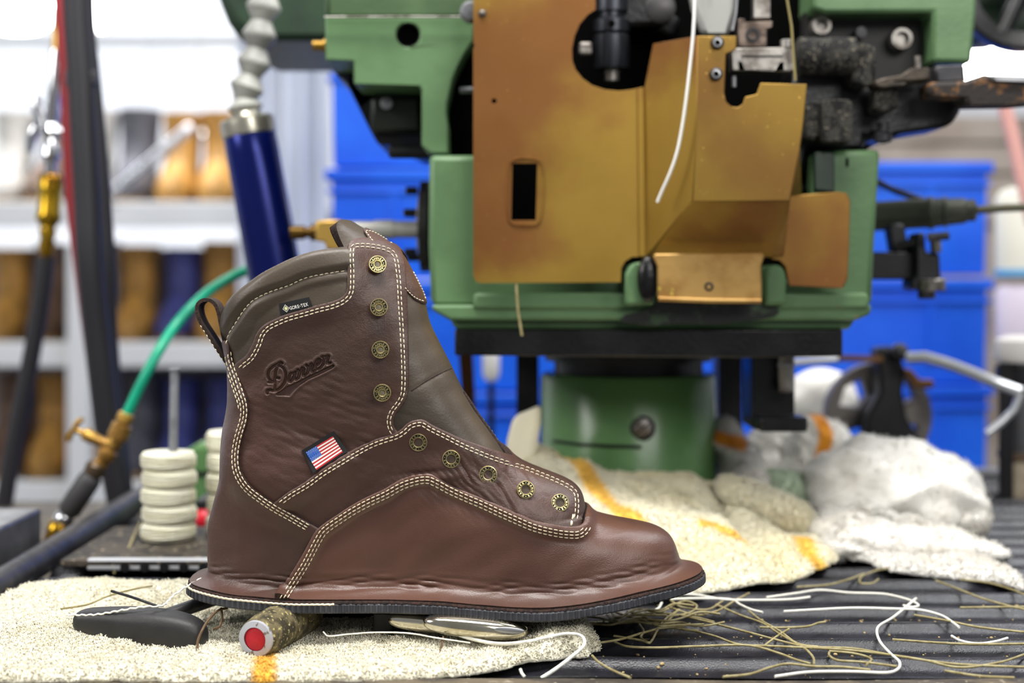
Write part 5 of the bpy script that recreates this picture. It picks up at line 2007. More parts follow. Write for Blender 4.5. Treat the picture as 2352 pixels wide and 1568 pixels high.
heap('terry_towel', M_TOWW, [
    (at(2052, 1140, 1.25), (.076, .060, .050), rz(4, 'Y'), .92),
    (at(1935, 1215, 1.19), (.038, .032, .021), rz(-12, 'Y'), .9),
    (at(2030, 1218, 1.17), (.052, .020, .012), rz(8, 'Y'), .9),
    (at(2080, 1190, 1.175), (.045, .012, .006), rz(16, 'Y'), .9),
    (at(2120, 1248, 1.15), (.070, .026, .0125), rz(5, 'Y'), .9),
    (at(2200, 1180, 1.24), (.022, .035, .034), rz(12, 'Y'), .9),
    (at(1975, 1256, 1.145), (.045, .020, .008), rz(3, 'Y'), .9)],
    'white bundled towel heaped at the right of the tray', seed=21, amp=.005, pile=2600, sc=.062)
fl2 = [gx2(1880, 1265, .003), gx2(2005, 1290, .003), gx2(2012, 1300, .002), gx2(2120, 1318, .002), gx2(2200, 1325, .002), gx2(2300, 1335, .002), gx2(2345, 1352, .002), gx2(2342, 1330, .002), gx2(2260, 1290, .002), gx2(2180, 1255, .003), gx2(2050, 1235, .003)]
cloth('terry_towel', M_TOWW, fl2, [(.3, 1.1, 0), (.25, 1.1, .002)], .0065, 'flat corner of white towel spreading from under the white bundle', step=.003, rough=.0012, rs=.03, edge=.006, seed=33, pile=9000, pl_=.0024, pr=.0003)
heap('terry_towel', M_TOWW, [
    (at(1892, 1045, 1.36), (.029, .034, .038), rz(-14, 'Y'), .92),
    (at(1800, 1022, 1.40), (.036, .030, .019), rz(8, 'Y'), .92),
    (at(1775, 1085, 1.37), (.020, .024, .022), rz(-30, 'Y'), .92),
    (at(1835, 1075, 1.36), (.022, .026, .030), rz(20, 'Y'), .92)],
    'grey-white crumpled towel with an orange band, behind the white bundle', stripes=[([(1872, 948), (1884, 985), (1880, 1010), (1872, 1040), (1862, 1100)], .0062, 0), ([(1912, 1074), (1918, 1074)], .0055, 0)], seed=5, amp=.004, pile=1800, sc=.05)
heap('terry_towel', M_TOWW, [
    (at(1688, 1052, 1.30), (.019, .030, .036), rz(-26, 'Y'), .92),
    (at(1720, 1110, 1.27), (.018, .026, .018), rz(-10, 'Y'), .92)],
    'off-white towel with an orange stripe close beside the green base', stripes=[([(1645, 1000), (1692, 1012)], .0055, 0)], seed=8, amp=.004, pile=3000, sc=.05)
heap('terry_towel', M_TOWY, [
    (at(1760, 1165, 1.19), (.045, .022, .016), rz(28, 'Y'), .9)],
    'rolled cream towel edge lying between the banded towel and the white bundle', seed=15, amp=.003, pile=7000)
heap('terry_towel', mat('mint_terry', (190, 206, 180), .95, bump=.6, bscale=400, bdist=.0015, attr='stripe', attr_rgb=(230, 150, 40)), [
    (at(1800, 1140, 1.27), (.030, .025, .022), rz(10, 'Y'), .9)],
    'pale green cloth tucked between the crumpled towels', seed=17, amp=.004, pile=4000)
heap('terry_towel', M_TOWW, [
    (at(1885, 925, 1.62), (.042, .035, .040), rz(0), .9)],
    'cream cloth bundle behind the spoked wheel', seed=19, amp=.004, pile=0)
# rag end standing up at the left of the base
b = MB()
rg = [(1240, 930), (1205, 945), (1180, 955), (1172, 975), (1163, 1010), (1158, 1060), (1190, 1090), (1225, 1085), (1232, 1020), (1238, 975)]
slabr = MB().prism([P(x, y, 1.195) for x, y in rg], (.002, .012, 0)).mesh('towel_corner')
o = finish('terry_towel', slabr, M_TOWY, None, bevel=.004, smooth=60, segs=3)
tag(o, 'stiff cream towel corner standing up left of the green base', 'towel')
a_ = o.data.attributes.new('stripe', 'FLOAT', 'POINT')

# =================================================================== TOOLS UNDER THE BOOT
M_RUBB = mat('matt_black_rubber', (30, 29, 30), .5, rgb2=(38, 37, 38), nscale=40, bump=.4, bscale=700, bdist=.0003, wear=(120, 118, 110), wscale=900, wth=.76)
c0, c1 = P(176, 1428, .868), P(474, 1446, .850)
hd = thing('knife', 'black rubber-handled knife lying on the front towel left of the boot', 'knife', ((c0.x + c1.x) / 2, .86, .004))
n, V = 34, []
ax = (c1 - c0).normalized()
L_ = (c1 - c0).length
up = Vector((0, 0, 1)); up = (up - ax * up.dot(ax)).normalized()
sd = ax.cross(up)
pf = [(0, .05, .004, .0), (.008, .35, .006, .001), (.03, .52, .0085, .0015), (.10, .66, .0095, .0012), (.22, .80, .0105, .0005), (.36, .92, .0118, 0), (.52, 1.0, .0128, -.0005), (.66, 1.0, .0128, -.001), (.78, .98, .0118, -.0018), (.88, .92, .0105, -.003), (.95, .78, .0085, -.004), (.985, .55, .0065, -.0045), (1.0, .15, .003, -.005)]
b = MB()
for (t, h, w_, dz) in pf:
    c = c0 + ax * (L_ * t) + up * dz
    for k in range(n):
        a = 2 * PI * k / n
        ca, sa = math.cos(a), math.sin(a)
        f = lambda q, e=.72: math.copysign(abs(q) ** e, q)
        b.v.append(tuple(c + sd * (w_ * f(ca)) + up * (.0112 * h * f(sa))))
for i in range(len(pf) - 1):
    for k in range(n):
        k2 = (k + 1) % n
        b.f.append((i * n + k, i * n + k2, (i + 1) * n + k2, (i + 1) * n + k)); b.mi.append(0)
b.f.append(tuple(range(n - 1, -1, -1))); b.mi.append(0)
b.f.append(tuple((len(pf) - 1) * n + k for k in range(n))); b.mi.append(0)
ho = b.obj('handle', M_RUBB, hd, smooth=60)
s_ = ho.modifiers.new('sub', 'SUBSURF'); s_.levels = 1; s_.render_levels = 2
MB().tube([c0 + ax * (L_ * .03) - sd * .001 + up * .0055, c0 + ax * (L_ * .10) - sd * .003 + up * .0062], [.0012, .0012], 8).obj('hang_hole', M_VOID, hd, smooth=60)

rod = MB().tube([P(385, 1412, .885), P(440, 1393, .895), P(530, 1362, .915), P(640, 1340, .95)], .0042, 14).obj('steel_rod', M_DARKST, None, smooth=60)
tag(rod, 'dark steel rod on the towel running under the boot heel', 'rod')

M_ROLL = mat('fluffy_grimed_barrel', (108, 98, 70), .85, rgb2=(56, 50, 36), nscale=130, nlo=.42, nhi=.6, bump=.8, bscale=600, bdist=.0008, wear=(178, 168, 110), wscale=500, wth=.60)
fc = P(587, 1467, .828)
axr = Vector((.32, 1.0, .03)).normalized()
mk = thing('marker_barrel', 'grimy round tool with a red-centred grey end propping up the heel', 'tool', fc)
R_ = .01025
MB().lathe(fc, axr, [(R_ * .97, .001), (R_ * 1.06, .002), (R_ * 1.18, .012), (R_ * 1.22, .030), (R_ * 1.2, .062), (R_, .066), (.0001, .066)], 40).obj('barrel', M_ROLL, mk, smooth=60)
MB().lathe(fc, axr, [(R_ * .66, -.0005), (R_ * .66, -.0012), (R_ * .98, -.0006), (R_ * 1.0, .0006), (R_ * 1.0, .003)], 48, caps=False).obj('end_ring', mat('pale_grey_ring', (168, 170, 178), .5, wear=(110, 100, 88), wscale=300, wth=.62), mk, smooth=50)
MB().lathe(fc, axr, [(R_ * .66, .0), (R_ * .60, -.0004), (.0001, -.0006)], 36).obj('red_core', mat('red_core', (192, 20, 40), .55, rgb2=(170, 16, 34), nscale=90, wear=(206, 150, 140), wscale=420, wth=.71, bump=.4, bscale=500), mk, smooth=50)

M_NICK = mat('polished_nickel', (206, 200, 184), .12, 1.0, rgb2=(182, 174, 150), nscale=30)
hk = thing('folding_tool', 'polished nickel folding tool with two rounded handles under the boot sole', 'tool', P(1060, 1470, .85))
MB().ell(P(1092, 1438, .846), (.0303, .010, .0066), rz(5.5, 'Y'), 44, 26, .86).obj('front_handle', M_NICK, hk, smooth=180)
MB().ell(P(970, 1428, .860), (.0200, .007, .0052), rz(6, 'Y'), 36, 20, .72).obj('rear_handle', M_NICK, hk, smooth=180)
MB().ell(P(1170, 1447, .8365), (.0088, .0008, .0018), rz(4, 'Y'), 24, 12).obj('handle_dimple', M_STEEL, hk, smooth=180)
MB().box((P(885, 1435, .885).x, .885, .0125), (.012, .03, .0155)).obj('black_grip', M_BLKMET, hk, bevel=.002)
MB().box((P(1010, 1440, .885).x, .885, .0115), (.06, .025, .008)).obj('tool_frame', M_BLKMET, hk, bevel=.002)
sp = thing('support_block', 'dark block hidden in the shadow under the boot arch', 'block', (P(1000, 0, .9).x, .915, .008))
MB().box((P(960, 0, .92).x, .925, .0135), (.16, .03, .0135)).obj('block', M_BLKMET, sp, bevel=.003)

# =================================================================== THREADS
M_WT2 = mat('white_cord', (232, 230, 218), .6, bump=.4, bscale=900, bdist=.0003)
M_BT = mat('brown_thread', (92, 70, 46), .6)
NUMT = [0]


def thread(pts, m, r, label, group=None, z=.0012, lift=None, name='thread', wob=0.0):
    w = []
    for i, q in enumerate(pts):
        if len(q) == 3:
            w.append(tuple(P(*q)))
        else:
            zz_ = z + (lift[i] if lift else 0)
            g = G(q[0], q[1], zz_)
            w.append((g.x, g.y, max(zz_, rib_z(g.y) + r * .8)))
    c = crv(w, .0015)
    if wob:
        k = np.arange(len(c))
        c[:, 2] += wob * np.sin(k * 1.9)
        c[:, 1] += wob * np.cos(k * 1.9)
    o = MB().tube([Vector(p) for p in c], r, 6).obj(name, m, None, smooth=60)
    return tag(o, label, 'thread', group)


OL = M_OTHR
r_ = .00075
ol = 'loose olive threads on the tray'
TT = [
    (OL, [(1360, 1478), (1420, 1469), (1480, 1452), (1530, 1441), (1580, 1446), (1640, 1460), (1700, 1480), (1760, 1483), (1830, 1486), (1940, 1492), (2040, 1503), (2120, 1515), (2200, 1532), (2290, 1522), (2360, 1500)], 'longest olive thread wandering from the towel end to the right edge'),
    (OL, [(1412, 1474), (1440, 1484), (1500, 1487), (1600, 1484), (1720, 1482), (1790, 1500), (1830, 1515), (1862, 1524)], 'olive thread curving right and dropping towards the front rim'),
    (OL, [(1560, 1412), (1650, 1434), (1720, 1452), (1780, 1468), (1850, 1484), (1960, 1489), (2060, 1506), (2190, 1524), (2360, 1532)], 'olive thread running low past the right end of the tray'),
    (OL, [(1645, 1388), (1700, 1412), (1750, 1430), (1790, 1455), (1830, 1478), (1850, 1490), (1868, 1510), (1870, 1526)], 'olive thread bending down from the white threads to the rim'),
    (OL, [(1720, 1402), (1745, 1422), (1790, 1448), (1840, 1480), (1880, 1485)], 'short olive thread beside the bending one'),
    (OL, [(1360, 1505), (1375, 1520), (1410, 1540), (1448, 1556)], 'olive thread leaving the towel end towards the front rim'),
    (OL, [(1745, 1440), (1800, 1441), (1855, 1438), (1880, 1430), (1896, 1428)], 'olive thread with an upturned end in the middle of the tray'),
    (OL, [(1812, 1444), (1790, 1457), (1756, 1482)], 'short slanting olive thread stub right of the tangle'),
    (OL, [(1905, 1497), (1905, 1505), (1925, 1516), (1980, 1520), (2060, 1530)], 'olive thread with a hooked left end near the front'),
    (OL, [(1905, 1495), (1960, 1500), (2000, 1512), (1990, 1527)], 'short olive thread crossing the hooked one'),
    (OL, [(1660, 1554), (1720, 1548), (1770, 1532), (1810, 1524), (1870, 1530), (1930, 1531), (2000, 1538)], 'olive thread arching over the front rim'),
    (OL, [(2050, 1468), (2130, 1474), (2230, 1479), (2360, 1478)], 'straight olive thread left of the small white clipping'),
    (OL, [(2150, 1333), (2200, 1352), (2260, 1375), (2330, 1394), (2370, 1402)], 'olive thread slanting down below the flat white towel corner'),
    (OL, [(2205, 1330), (2270, 1338), (2320, 1352), (2360, 1368)], 'olive thread emerging from under the white towel corner'),
    (OL, [(1830, 1348), (1900, 1343), (1950, 1330), (1985, 1318), (1975, 1328), (1980, 1340), (2000, 1340), (2018, 1330)], 'olive thread with a curled hook in the middle distance'),
    (OL, [(1985, 1320), (2020, 1308), (2060, 1302)], 'olive thread end reaching under the white towel corner'),
    (OL, [(2100, 1412), (2170, 1424), (2250, 1440), (2360, 1452)], 'olive thread at the far right below the long white one'),
    (OL, [(2205, 1395), (2280, 1394), (2360, 1393)], 'faint straight olive thread at the right edge'),
    (OL, [(2330, 1556), (2250, 1552), (2170, 1540)], 'olive thread lying on the front rim at the right'),
    (OL, [(1410, 1460), (1470, 1470), (1490, 1476), (1497, 1470), (1510, 1446), (1530, 1420), (1560, 1400)], 'olive thread kinked into a V under the toe'),
    (OL, [(1468, 1432), (1478, 1450), (1472, 1464), (1492, 1476)], 'frayed olive thread end hanging in the tangle'),
    (OL, [(1400, 1400), (1460, 1420), (1540, 1432), (1570, 1445), (1605, 1448)], 'olive thread passing under the toe'),
    (OL, [(1540, 1395), (1600, 1412), (1640, 1405), (1690, 1378), (1720, 1362)], 'olive thread with its end raised right of the toe'),
    (OL, [(1540, 1378), (1570, 1395), (1620, 1400), (1660, 1380)], 'olive loop just right of the toe'),
    (OL, [(1500, 1410), (1540, 1392), (1575, 1380), (1600, 1390), (1580, 1408), (1530, 1416)], 'olive thread coiled into a ring by the toe'),
    (OL, [(1555, 1402), (1535, 1425), (1520, 1440), (1535, 1438)], 'twisted olive strand below the ring by the toe'),
    (OL, [(1400, 1422), (1450, 1412), (1520, 1408), (1600, 1418), (1640, 1428)], 'olive thread crossing the tangle under the toe'),
    (M_WT2, [(1530, 1362), (1600, 1366), (1660, 1376), (1740, 1378), (1820, 1376), (1860, 1371)], 'white cord leaving the toe along the far ribs'),
    (M_WT2, [(1540, 1376), (1600, 1374), (1680, 1377), (1700, 1388), (1730, 1401), (1752, 1406)], 'white cord dipping to a point right of the toe'),
    (M_WT2, [(1760, 1372), (1830, 1362), (1885, 1355), (1950, 1361), (2030, 1364), (2080, 1375), (2105, 1385), (2108, 1392), (2092, 1394), (2075, 1390)], 'white cord ending in a small loop at right'),
    (M_WT2, [(2104, 1374), (2085, 1390), (2050, 1418), (2020, 1436), (2014, 1448), (2022, 1474), (2045, 1500), (2066, 1520), (2062, 1536), (2040, 1544), (1960, 1542), (1860, 1543), (1780, 1553)], 'white cord dropping from the loop and trailing left along the front'),
    (M_WT2, [(1800, 1404), (1870, 1400), (1960, 1396), (2060, 1398), (2110, 1400), (2160, 1412), (2190, 1430), (2203, 1440)], 'white cord lying along the middle rib with its end curving down'),
    (M_WT2, [(2186, 1460), (2210, 1472), (2245, 1478), (2285, 1473), (2314, 1465)], 'short white cord clipping at the far right'),
    (M_WT2, [(1440, 1404), (1480, 1408), (1510, 1398), (1520, 1384)], 'white cord end just under the toe edge'),
]
for m_, pts_, lb in TT:
    thread(pts_, m_, .00085 if m_ is M_WT2 else r_, lb, z=.0022, group='white cord pieces on the tray' if m_ is M_WT2 else ol)
# tangle under the toe
rt_ = random.Random(5)
for k in range(9):
    cx_1, cy_1 = rt_.uniform(1400, 1600), rt_.uniform(1392, 1440)
    a = rt_.uniform(-.4, .4)
    p_ = [(cx_1 + (t - .5) * rt_.uniform(110, 200), cy_1 + (t - .5) * 40 * a + rt_.uniform(-9, 9)) for t in (0, .25, .5, .75, 1)]
    thread(p_, OL, .0007, 'loose olive strand inside the tangle under the toe', 'olive strands in the tangle', z=.003 + .001 * (k % 3))
TW = .0075
thread([(1000, 1438, .845), (1080, 1466, .838), (1150, 1478, .835), (1230, 1470, .838), (1300, 1455, .842), (1335, 1460, .838), (1342, 1480, .830), (1310, 1510, .822), (1270, 1540, .812), (1243, 1557, .808)], M_WT2, .0010, 'stiff white cord curling off the towel end over the rim', 'white cord pieces by the towel')
thread([(1195, 1536, .815), (1198, 1545, .813), (1205, 1554, .811)], M_WT2, .0009, 'tiny white cord end under the towel near the rim')
thread([(742, 1450, .842), (750, 1459, .842), (800, 1456, .84), (860, 1452, .838), (940, 1454, .836), (1000, 1464, .836), (1080, 1476, .834)], M_WT2, .0004, 'thin pale cord on the towel below the heel arch')
thread([(150, 1412, .862), (220, 1411, .856), (280, 1401, .852), (330, 1393, .852), (370, 1391, .856), (400, 1366, .874), (440, 1340, .878), (470, 1325, .885), (484, 1322, .885)], M_WT2, .0006, 'wavy cream thread running from the heel over the knife handle', wob=.00035)
thread([(256, 1357, .90), (300, 1370, .89), (362, 1392, .872)], M_BLKMET, .0009, 'stiff black bristle sticking out over the knife handle')
thread([(140, 1398, .885), (200, 1388, .90), (250, 1368, .92), (310, 1352, .94), (350, 1345, .95)], OL, .0006, 'fine olive thread on the left part of the front towel')
thread([(522, 1396, .872), (500, 1402, .862), (474, 1430, .846), (455, 1470, .836), (456, 1500, .826), (480, 1530, .815), (520, 1548, .808), (600, 1556, .804), (700, 1550, .804), (760, 1549, .803)], M_BT, .00075, 'brown waxed thread looping from the sole down to the rim')
thread([(508, 1396, .868), (510, 1420, .862), (503, 1440, .858), (490, 1444, .858)], M_BT, .00075, 'short dark thread hook between the handle and the sole')
thread([(868, 1534, .822), (920, 1518, .828), (975, 1500, .835)], M_BT, .0006, 'straight brown thread on the towel below the nickel tool')
thread([(1018, 1462, .838), (1012, 1490, .832), (990, 1520, .824), (940, 1540, .818)], M_BT, .0006, 'curved brown thread hanging from the nickel tool')
thread([(-20, 1350, 1.02), (20, 1354, 1.0), (50, 1356, .985), (60, 1345, .985)], OL, .0009, 'twisted olive cord on the steel rail at the left edge', wob=.0003)
thread([(262, 1315, 1.08), (290, 1270, 1.12), (310, 1225, 1.17), (322, 1200, 1.2)], OL, .0010, 'olive cord leaning from the towel to the left wax-thread stack')

# debris crumbs on the tray
M_CRUMB = mat('tan_crumb', (176, 156, 110), .9, rgb2=(140, 120, 84), nscale=300)
b = MB()
rc_ = random.Random(12)
for k in range(190):
    px, py = rc_.uniform(1380, 2350), rc_.uniform(1375, 1545)
    g = G(px, py, .001)
    s = rc_.uniform(.0003, .0009)
    b.ell((g.x, g.y, rib_z(g.y) + s * .6), (s * rc_.uniform(.7, 1.8), s, s * .8), rz(rc_.uniform(0, 180)), 6, 4)
for px, py, s in ((1521, 1506, .0016), (1512, 1508, .0013), (1919, 1478, .0013), (1925, 1484, .0012), (1750, 1400, .001), (1540, 1528, .0012)):
    g = G(px, py, .002)
    b.ell((g.x, g.y, rib_z(g.y) + s * .6), (s, s * .8, s * .7), rz(rc_.uniform(0, 180)), 8, 6)
o = b.obj('crumbs', M_CRUMB, None, smooth=180)
tag(o, 'tan leather and thread crumbs scattered over the ribbed tray', 'crumbs', None, 'stuff')

# =================================================================== LEFT SIDE OF THE TRAY
M_WAX = mat('cream_waxed_thread', (232, 230, 210), .6, rgb2=(222, 218, 192), nscale=30, bump=.7, bscale=60, bdist=.002, stretch=(1, 1, 9))
# spool stand plate
pl2 = thing('spool_plate', 'flat dark steel plate carrying the stacks of wound thread', 'plate', (P(410, 0, 1.12).x, 1.16, .002))
MB().box((P(400, 0, 1.15).x, 1.155, .0085), (.135, .15, .005)).obj('plate', mat('dusty_brown_plate', (70, 62, 52), .7, rgb2=(42, 38, 34), nscale=60, wear=(150, 136, 112), wscale=160, wth=.62, bump=.6, bscale=200), pl2, bevel=.001)
MB().box((P(400, 0, 1.08).x, 1.084, .0075), (.128, .008, .0085)).obj('front_bar', mat('light_machined_steel', (188, 190, 194), .45, .3), pl2, bevel=.0015)
for k in range(5):
    MB().lathe((P(290 + 45 * k, 0, 1.083).x, 1.0795, .006), (0, -1, 0), [(.0035, 0), (.0035, .001), (.0001, .001)], 10).obj('bolt', M_BLKMET, pl2)


def cakes(pxc, pytop, pybot, d, n, name_side, wpx):
    x = P(pxc, 0, d).x
    zb_, zt_ = max(.0115, P(0, pybot, d).z), P(0, pytop, d).z
    h = (zt_ - zb_) / n
    r = wpx / 2 * d / FPX
    for k in range(n):
        z = zb_ + k * h
        t = thing('thread_cake', '%s wound white thread cake of the %s stack' % (('bottom', 'second', 'third', 'fourth', 'top')[k], name_side), 'thread', (x, d, z), 'wound thread cakes on the plate')
        sx = (k % 2 - .5) * .0008
        b = MB()
        pr_ = [(.006, .0)]
        for q in range(9):
            a = -PI / 2 + PI * q / 8
            pr_.append((r * (.90 + .10 * math.cos(a) ** .7), h * .5 + h * .49 * math.sin(a)))
        pr_.append((.006, h * .99))
        b.lathe((x + sx, d, z), (0, 0, 1), pr_, 40)
        b.obj('wound_thread', M_WAX, t, smooth=60)
        # outer wraps
        pts = []
        for q in range(150):
            a = q * 2 * PI / 22
            pts.append(Vector((x + sx + r * 1.0 * math.cos(a), d + r * 1.0 * math.sin(a), z + h * (.22 + .56 * (q / 150)) + .0008 * math.sin(a * 2.3))))
        MB().tube(pts, .0009, 5).obj('outer_wrap', M_WAX, t, smooth=60)


cakes(388, 1036, 1268, 1.165, 5, 'left', 122)
cakes(532, 988, 1262, 1.19, 5, 'right', 112)
b = MB().tube([P(396, 1262, 1.165), P(398, 1040, 1.165), P(401, 852, 1.165)], .0036, 14)
o = b.lathe(P(401, 852, 1.165), (0, 0, 1), [(.0036, 0), (.0045, .0005), (.0045, .002), (.0001, .0022)], 14).obj('spindle', mat('matte_grey_steel', (142, 144, 150), .5, .4, rgb2=(120, 122, 128), nscale=60, bump=.4, bscale=200), None, smooth=60)
tag(o, 'grey steel spindle rising through the left thread stack', 'spindle')
# red knob and green machine foot behind the stacks
kb = thing('red_knob', 'red round knob partly hidden behind the boot heel and the thread stacks', 'knob', P(468, 1215, 1.30))
MB().lathe(P(450, 1192, 1.30), (1, .1, 0), [(.0001, 0), (.0095, .001), (.0108, .004), (.0108, .012), (.008, .016), (.004, .018), (.004, .04)], 28).obj('knob', mat('red_plastic', (200, 26, 44), .35), kb, smooth=40)
MB().box(P(520, 1192, 1.30), (.03, .02, .02)).obj('knob_mount', M_BLKMET, kb, bevel=.003)
MB().box((P(490, 0, 1.30).x, 1.32, .012), (.03, .05, .024)).obj('mount_foot', M_BLKMET, kb, bevel=.003)
gb = thing('green_housing', 'rounded green machine housing behind the thread stacks', 'housing', P(480, 1170, 1.45))
slab('housing_body', M_GREEN2, [(400, 1060), (425, 1035), (460, 1015), (640, 1012), (640, 1176), (430, 1176), (405, 1150)], 1.45, .12, gb, bevel=.01)
slab('housing_band', M_BLKMET, [(424, 1082), (640, 1082), (640, 1092), (424, 1092)], 1.448, .004, gb, bevel=0)

# grey steel block at the far left
sb = thing('steel_block', 'grey steel block with a machined step at the left edge of the table', 'block', (P(0, 0, 1.06).x, 1.08, -.031))
zt_ = P(0, 1222, 1.04).z
MB().box((-.470, 1.105, (zt_ - .008) / 2 + .004 + .0), (.190, .15, zt_ + .008 - .016)).obj('block_top', M_STEEL, sb, bevel=.0025)
MB().box((-.474, 1.107, -.014), (.176, .138, .034)).obj('block_base', M_DARKST, sb, bevel=.003)
MB().box((-.44, 1.035, .006), (.012, .012, .026)).obj('dark_slot', M_VOID, sb)

# ---------------------------------------------------------------- valve and green air hose
M_BR2 = mat('aged_yellow_brass', (196, 156, 76), .38, .7, rgb2=(150, 112, 56), nscale=60, rvar=.1, bump=.3, bscale=200, bdist=.0005)
M_BR3 = mat('shiny_yellow_brass', (196, 160, 44), .22, .9, rgb2=(120, 84, 20), nscale=30)
DV = 1.30
vv = thing('air_valve', 'brass air valve with a wing tap, black collar and chrome ball joint', 'valve', P(130, 1275, DV))


def axl(p0, p1, prof, name, m, d0=DV, d1=DV, parent=vv, sm=35, n=24):
    """turned piece along the line p0-p1; prof in (radius px, fraction)"""
    a, c = P(*p0, d0), P(*p1, d1)
    L = (c - a).length
    s = d0 / FPX
    return MB().lathe(a, (c - a), [(max(.00005, r * s), f * L) for r, f in prof], n).obj(name, m, parent, smooth=sm)


axl((292, 948), (268, 1008), [(14, 0), (19, .05), (19, .3), (15, .34), (15, .42), (23, .46), (24, .95), (18, 1)], 'hose_nut', M_BR2)
axl((272, 1000), (224, 1075), [(17, 0), (19, .2), (17, .4), (23, .45), (23, .62), (17, .68), (18, 1)], 'valve_body', M_BR2)
axl((262, 1030), (188, 993), [(17, 0), (17, .3), (13, .36), (13, .6), (15, .64), (15, .9), (7, 1)], 'tap_stem', M_BR2)
MB().tube([P(190, 994, DV), P(168, 985, DV)], .0026, 10).obj('tap_shaft', M_BR2, vv, smooth=60)
MB().tube([P(190, 962, DV), P(178, 970, DV), P(170, 985, DV), P(160, 1000, DV), P(158, 1012, DV)], [.0040, .0046, .0036, .0046, .0042], 12, squash=.6).obj('wing_tap', M_BR2, vv, smooth=60)
axl((224, 1062), (212, 1095), [(19, 0), (24, .2), (24, .75), (17, 1)], 'dark_nut', mat('dark_bronze', (84, 70, 54), .4, .6))
axl((216, 1085), (150, 1185), [(16, 0), (25, .10), (27, .2), (27, .85), (20, .95), (12, 1)], 'rubber_collar', mat('dark_grey_collar', (64, 63, 64), .5, .1))
MB().ell(P(146, 1192, DV), (.0088, .0088, .0088)).obj('chrome_ball', mat('chrome', (220, 222, 226), .12, 1.0), vv, smooth=180)
axl((143, 1200), (112, 1275), [(24, 0), (30, .12), (31, .22), (27, .3), (25, .8), (22, 1)], 'brass_socket', M_BR3)
axl((112, 1275), (100, 1300), [(22, 0), (22, 1), (1, 1)], 'socket_foot', M_BR3)
M_HOSEG = mat('green_air_hose', (10, 158, 122), .35, rgb2=(6, 142, 110), nscale=20)
hg = [(292, 950, 1.30), (306, 920, 1.30), (335, 860, 1.30), (368, 800, 1.31), (405, 745, 1.33), (445, 700, 1.34), (490, 662, 1.36), (540, 632, 1.37), (590, 614, 1.38), (650, 605, 1.40), (760, 600, 1.42)]
o = MB().tube([Vector(p) for p in crv([tuple(P(*q)) for q in hg], .008)], .0047, 16).obj('air_hose', M_HOSEG, None, smooth=60)
tag(o, 'bright green air hose curving from the brass valve behind the boot', 'hose')

# ---------------------------------------------------------------- blue cylinder with goose-neck
DG = 1.30
gn = thing('work_lamp', 'grey goose-neck fixture on a dark blue metal cylinder left of the machine', 'lamp', P(640, 700, DG))
a, c = P(572, 305, DG), P(648, 720, DG)
s = DG / FPX
L_ = (c - a).length
MB().lathe(a, c - a, [(57 * s, 0), (60 * s, .003), (61 * s, .02), (62 * s, L_)], 48).obj('blue_cylinder', mat('dark_blue_enamel', (10, 30, 112), .22, .55, rgb2=(8, 20, 84), nscale=5, stretch=(3, 3, .4)), gn, smooth=35, label='dark blue enamelled cylinder')
MB().lathe(a, a - c, [(57 * s, -.004), (62 * s, -.002), (63 * s, .006), (62 * s, .011), (57 * s, .013), (40 * s, .013), (34 * s, .017), (24 * s, .018), (.0001, .018)], 48).obj('nickel_cap', mat('dull_nickel', (176, 172, 158), .28, .9), gn, smooth=35)
M_GN = mat('grey_plastic_links', (162, 162, 156), .5, rgb2=(128, 128, 124), nscale=30, bump=.3, bscale=100)
nk = [(566, 262), (560, 222), (578, 168), (592, 106), (602, 42), (612, -22)]
for k in range(5):
    p0, p1 = P(*nk[k], DG), P(*nk[k + 1], DG)
    ax_ = p1 - p0
    L = ax_.length
    k_ = s * (1.0 + .0 * k)
    MB().lathe(p0, ax_, [(22 * k_, -.004), (26 * k_, .0), (38 * k_, L * .30), (40 * k_, L * .42), (36 * k_, L * .52), (24 * k_, L * .88), (22 * k_, L * 1.02)], 28).obj('neck_link', M_GN, gn, smooth=50)
MB().tube([P(655, 728, DG), P(700, 900, DG), P(700, 1160, 1.36), P(690, 1185, 1.36)], .009, 12).obj('support_tube', M_BLKMET, gn, smooth=60)
bf = thing('brass_coupling', 'brass coupling between the blue cylinder and the side shaft', 'coupling', P(750, 540, 1.25))
MB().lathe(P(668, 534, 1.27), (1, 0, 0), [(.006, 0), (.006, .012), (.0045, .013), (.0045, .016), (.007, .017), (.007, .022)], 20).obj('dark_nipple', mat('dark_brass', (92, 68, 26), .4, .8), bf, smooth=35)
slab('coupling_block', mat('plain_brass_block', (198, 160, 82), .38, .75), [(724, 506), (786, 503), (786, 580), (748, 572), (746, 556), (724, 553)], 1.24, .025, bf, bevel=.002)

# ---------------------------------------------------------------- hoses at the left
o = MB().tube([Vector(p) for p in crv([tuple(P(*q)) for q in [(172, -60, 1.45), (178, 60, 1.45), (186, 180, 1.45), (192, 300, 1.45), (200, 450, 1.45), (206, 600, 1.45), (224, 780, 1.46), (250, 1000, 1.47), (284, 1200, 1.48), (300, 1290, 1.49)]], .01)], .0130, 18, squash=1).obj('hose', mat('black_hose', (30, 29, 34), .5), None, smooth=60)
tag(o, 'thick black hose hanging in front of the boot rack', 'hose')
o = MB().tube([Vector(p) for p in crv([tuple(P(*q)) for q in [(196, -60, 1.49), (200, 60, 1.49), (212, 180, 1.49), (226, 330, 1.49), (238, 480, 1.49), (246, 620, 1.49), (252, 780, 1.50), (268, 960, 1.51), (290, 1160, 1.52), (300, 1290, 1.53)]], .01)], .0085, 16).obj('hose', MATS['black_hose'], None, smooth=60)
tag(o, 'thinner black hose strapped behind the thick one', 'hose')
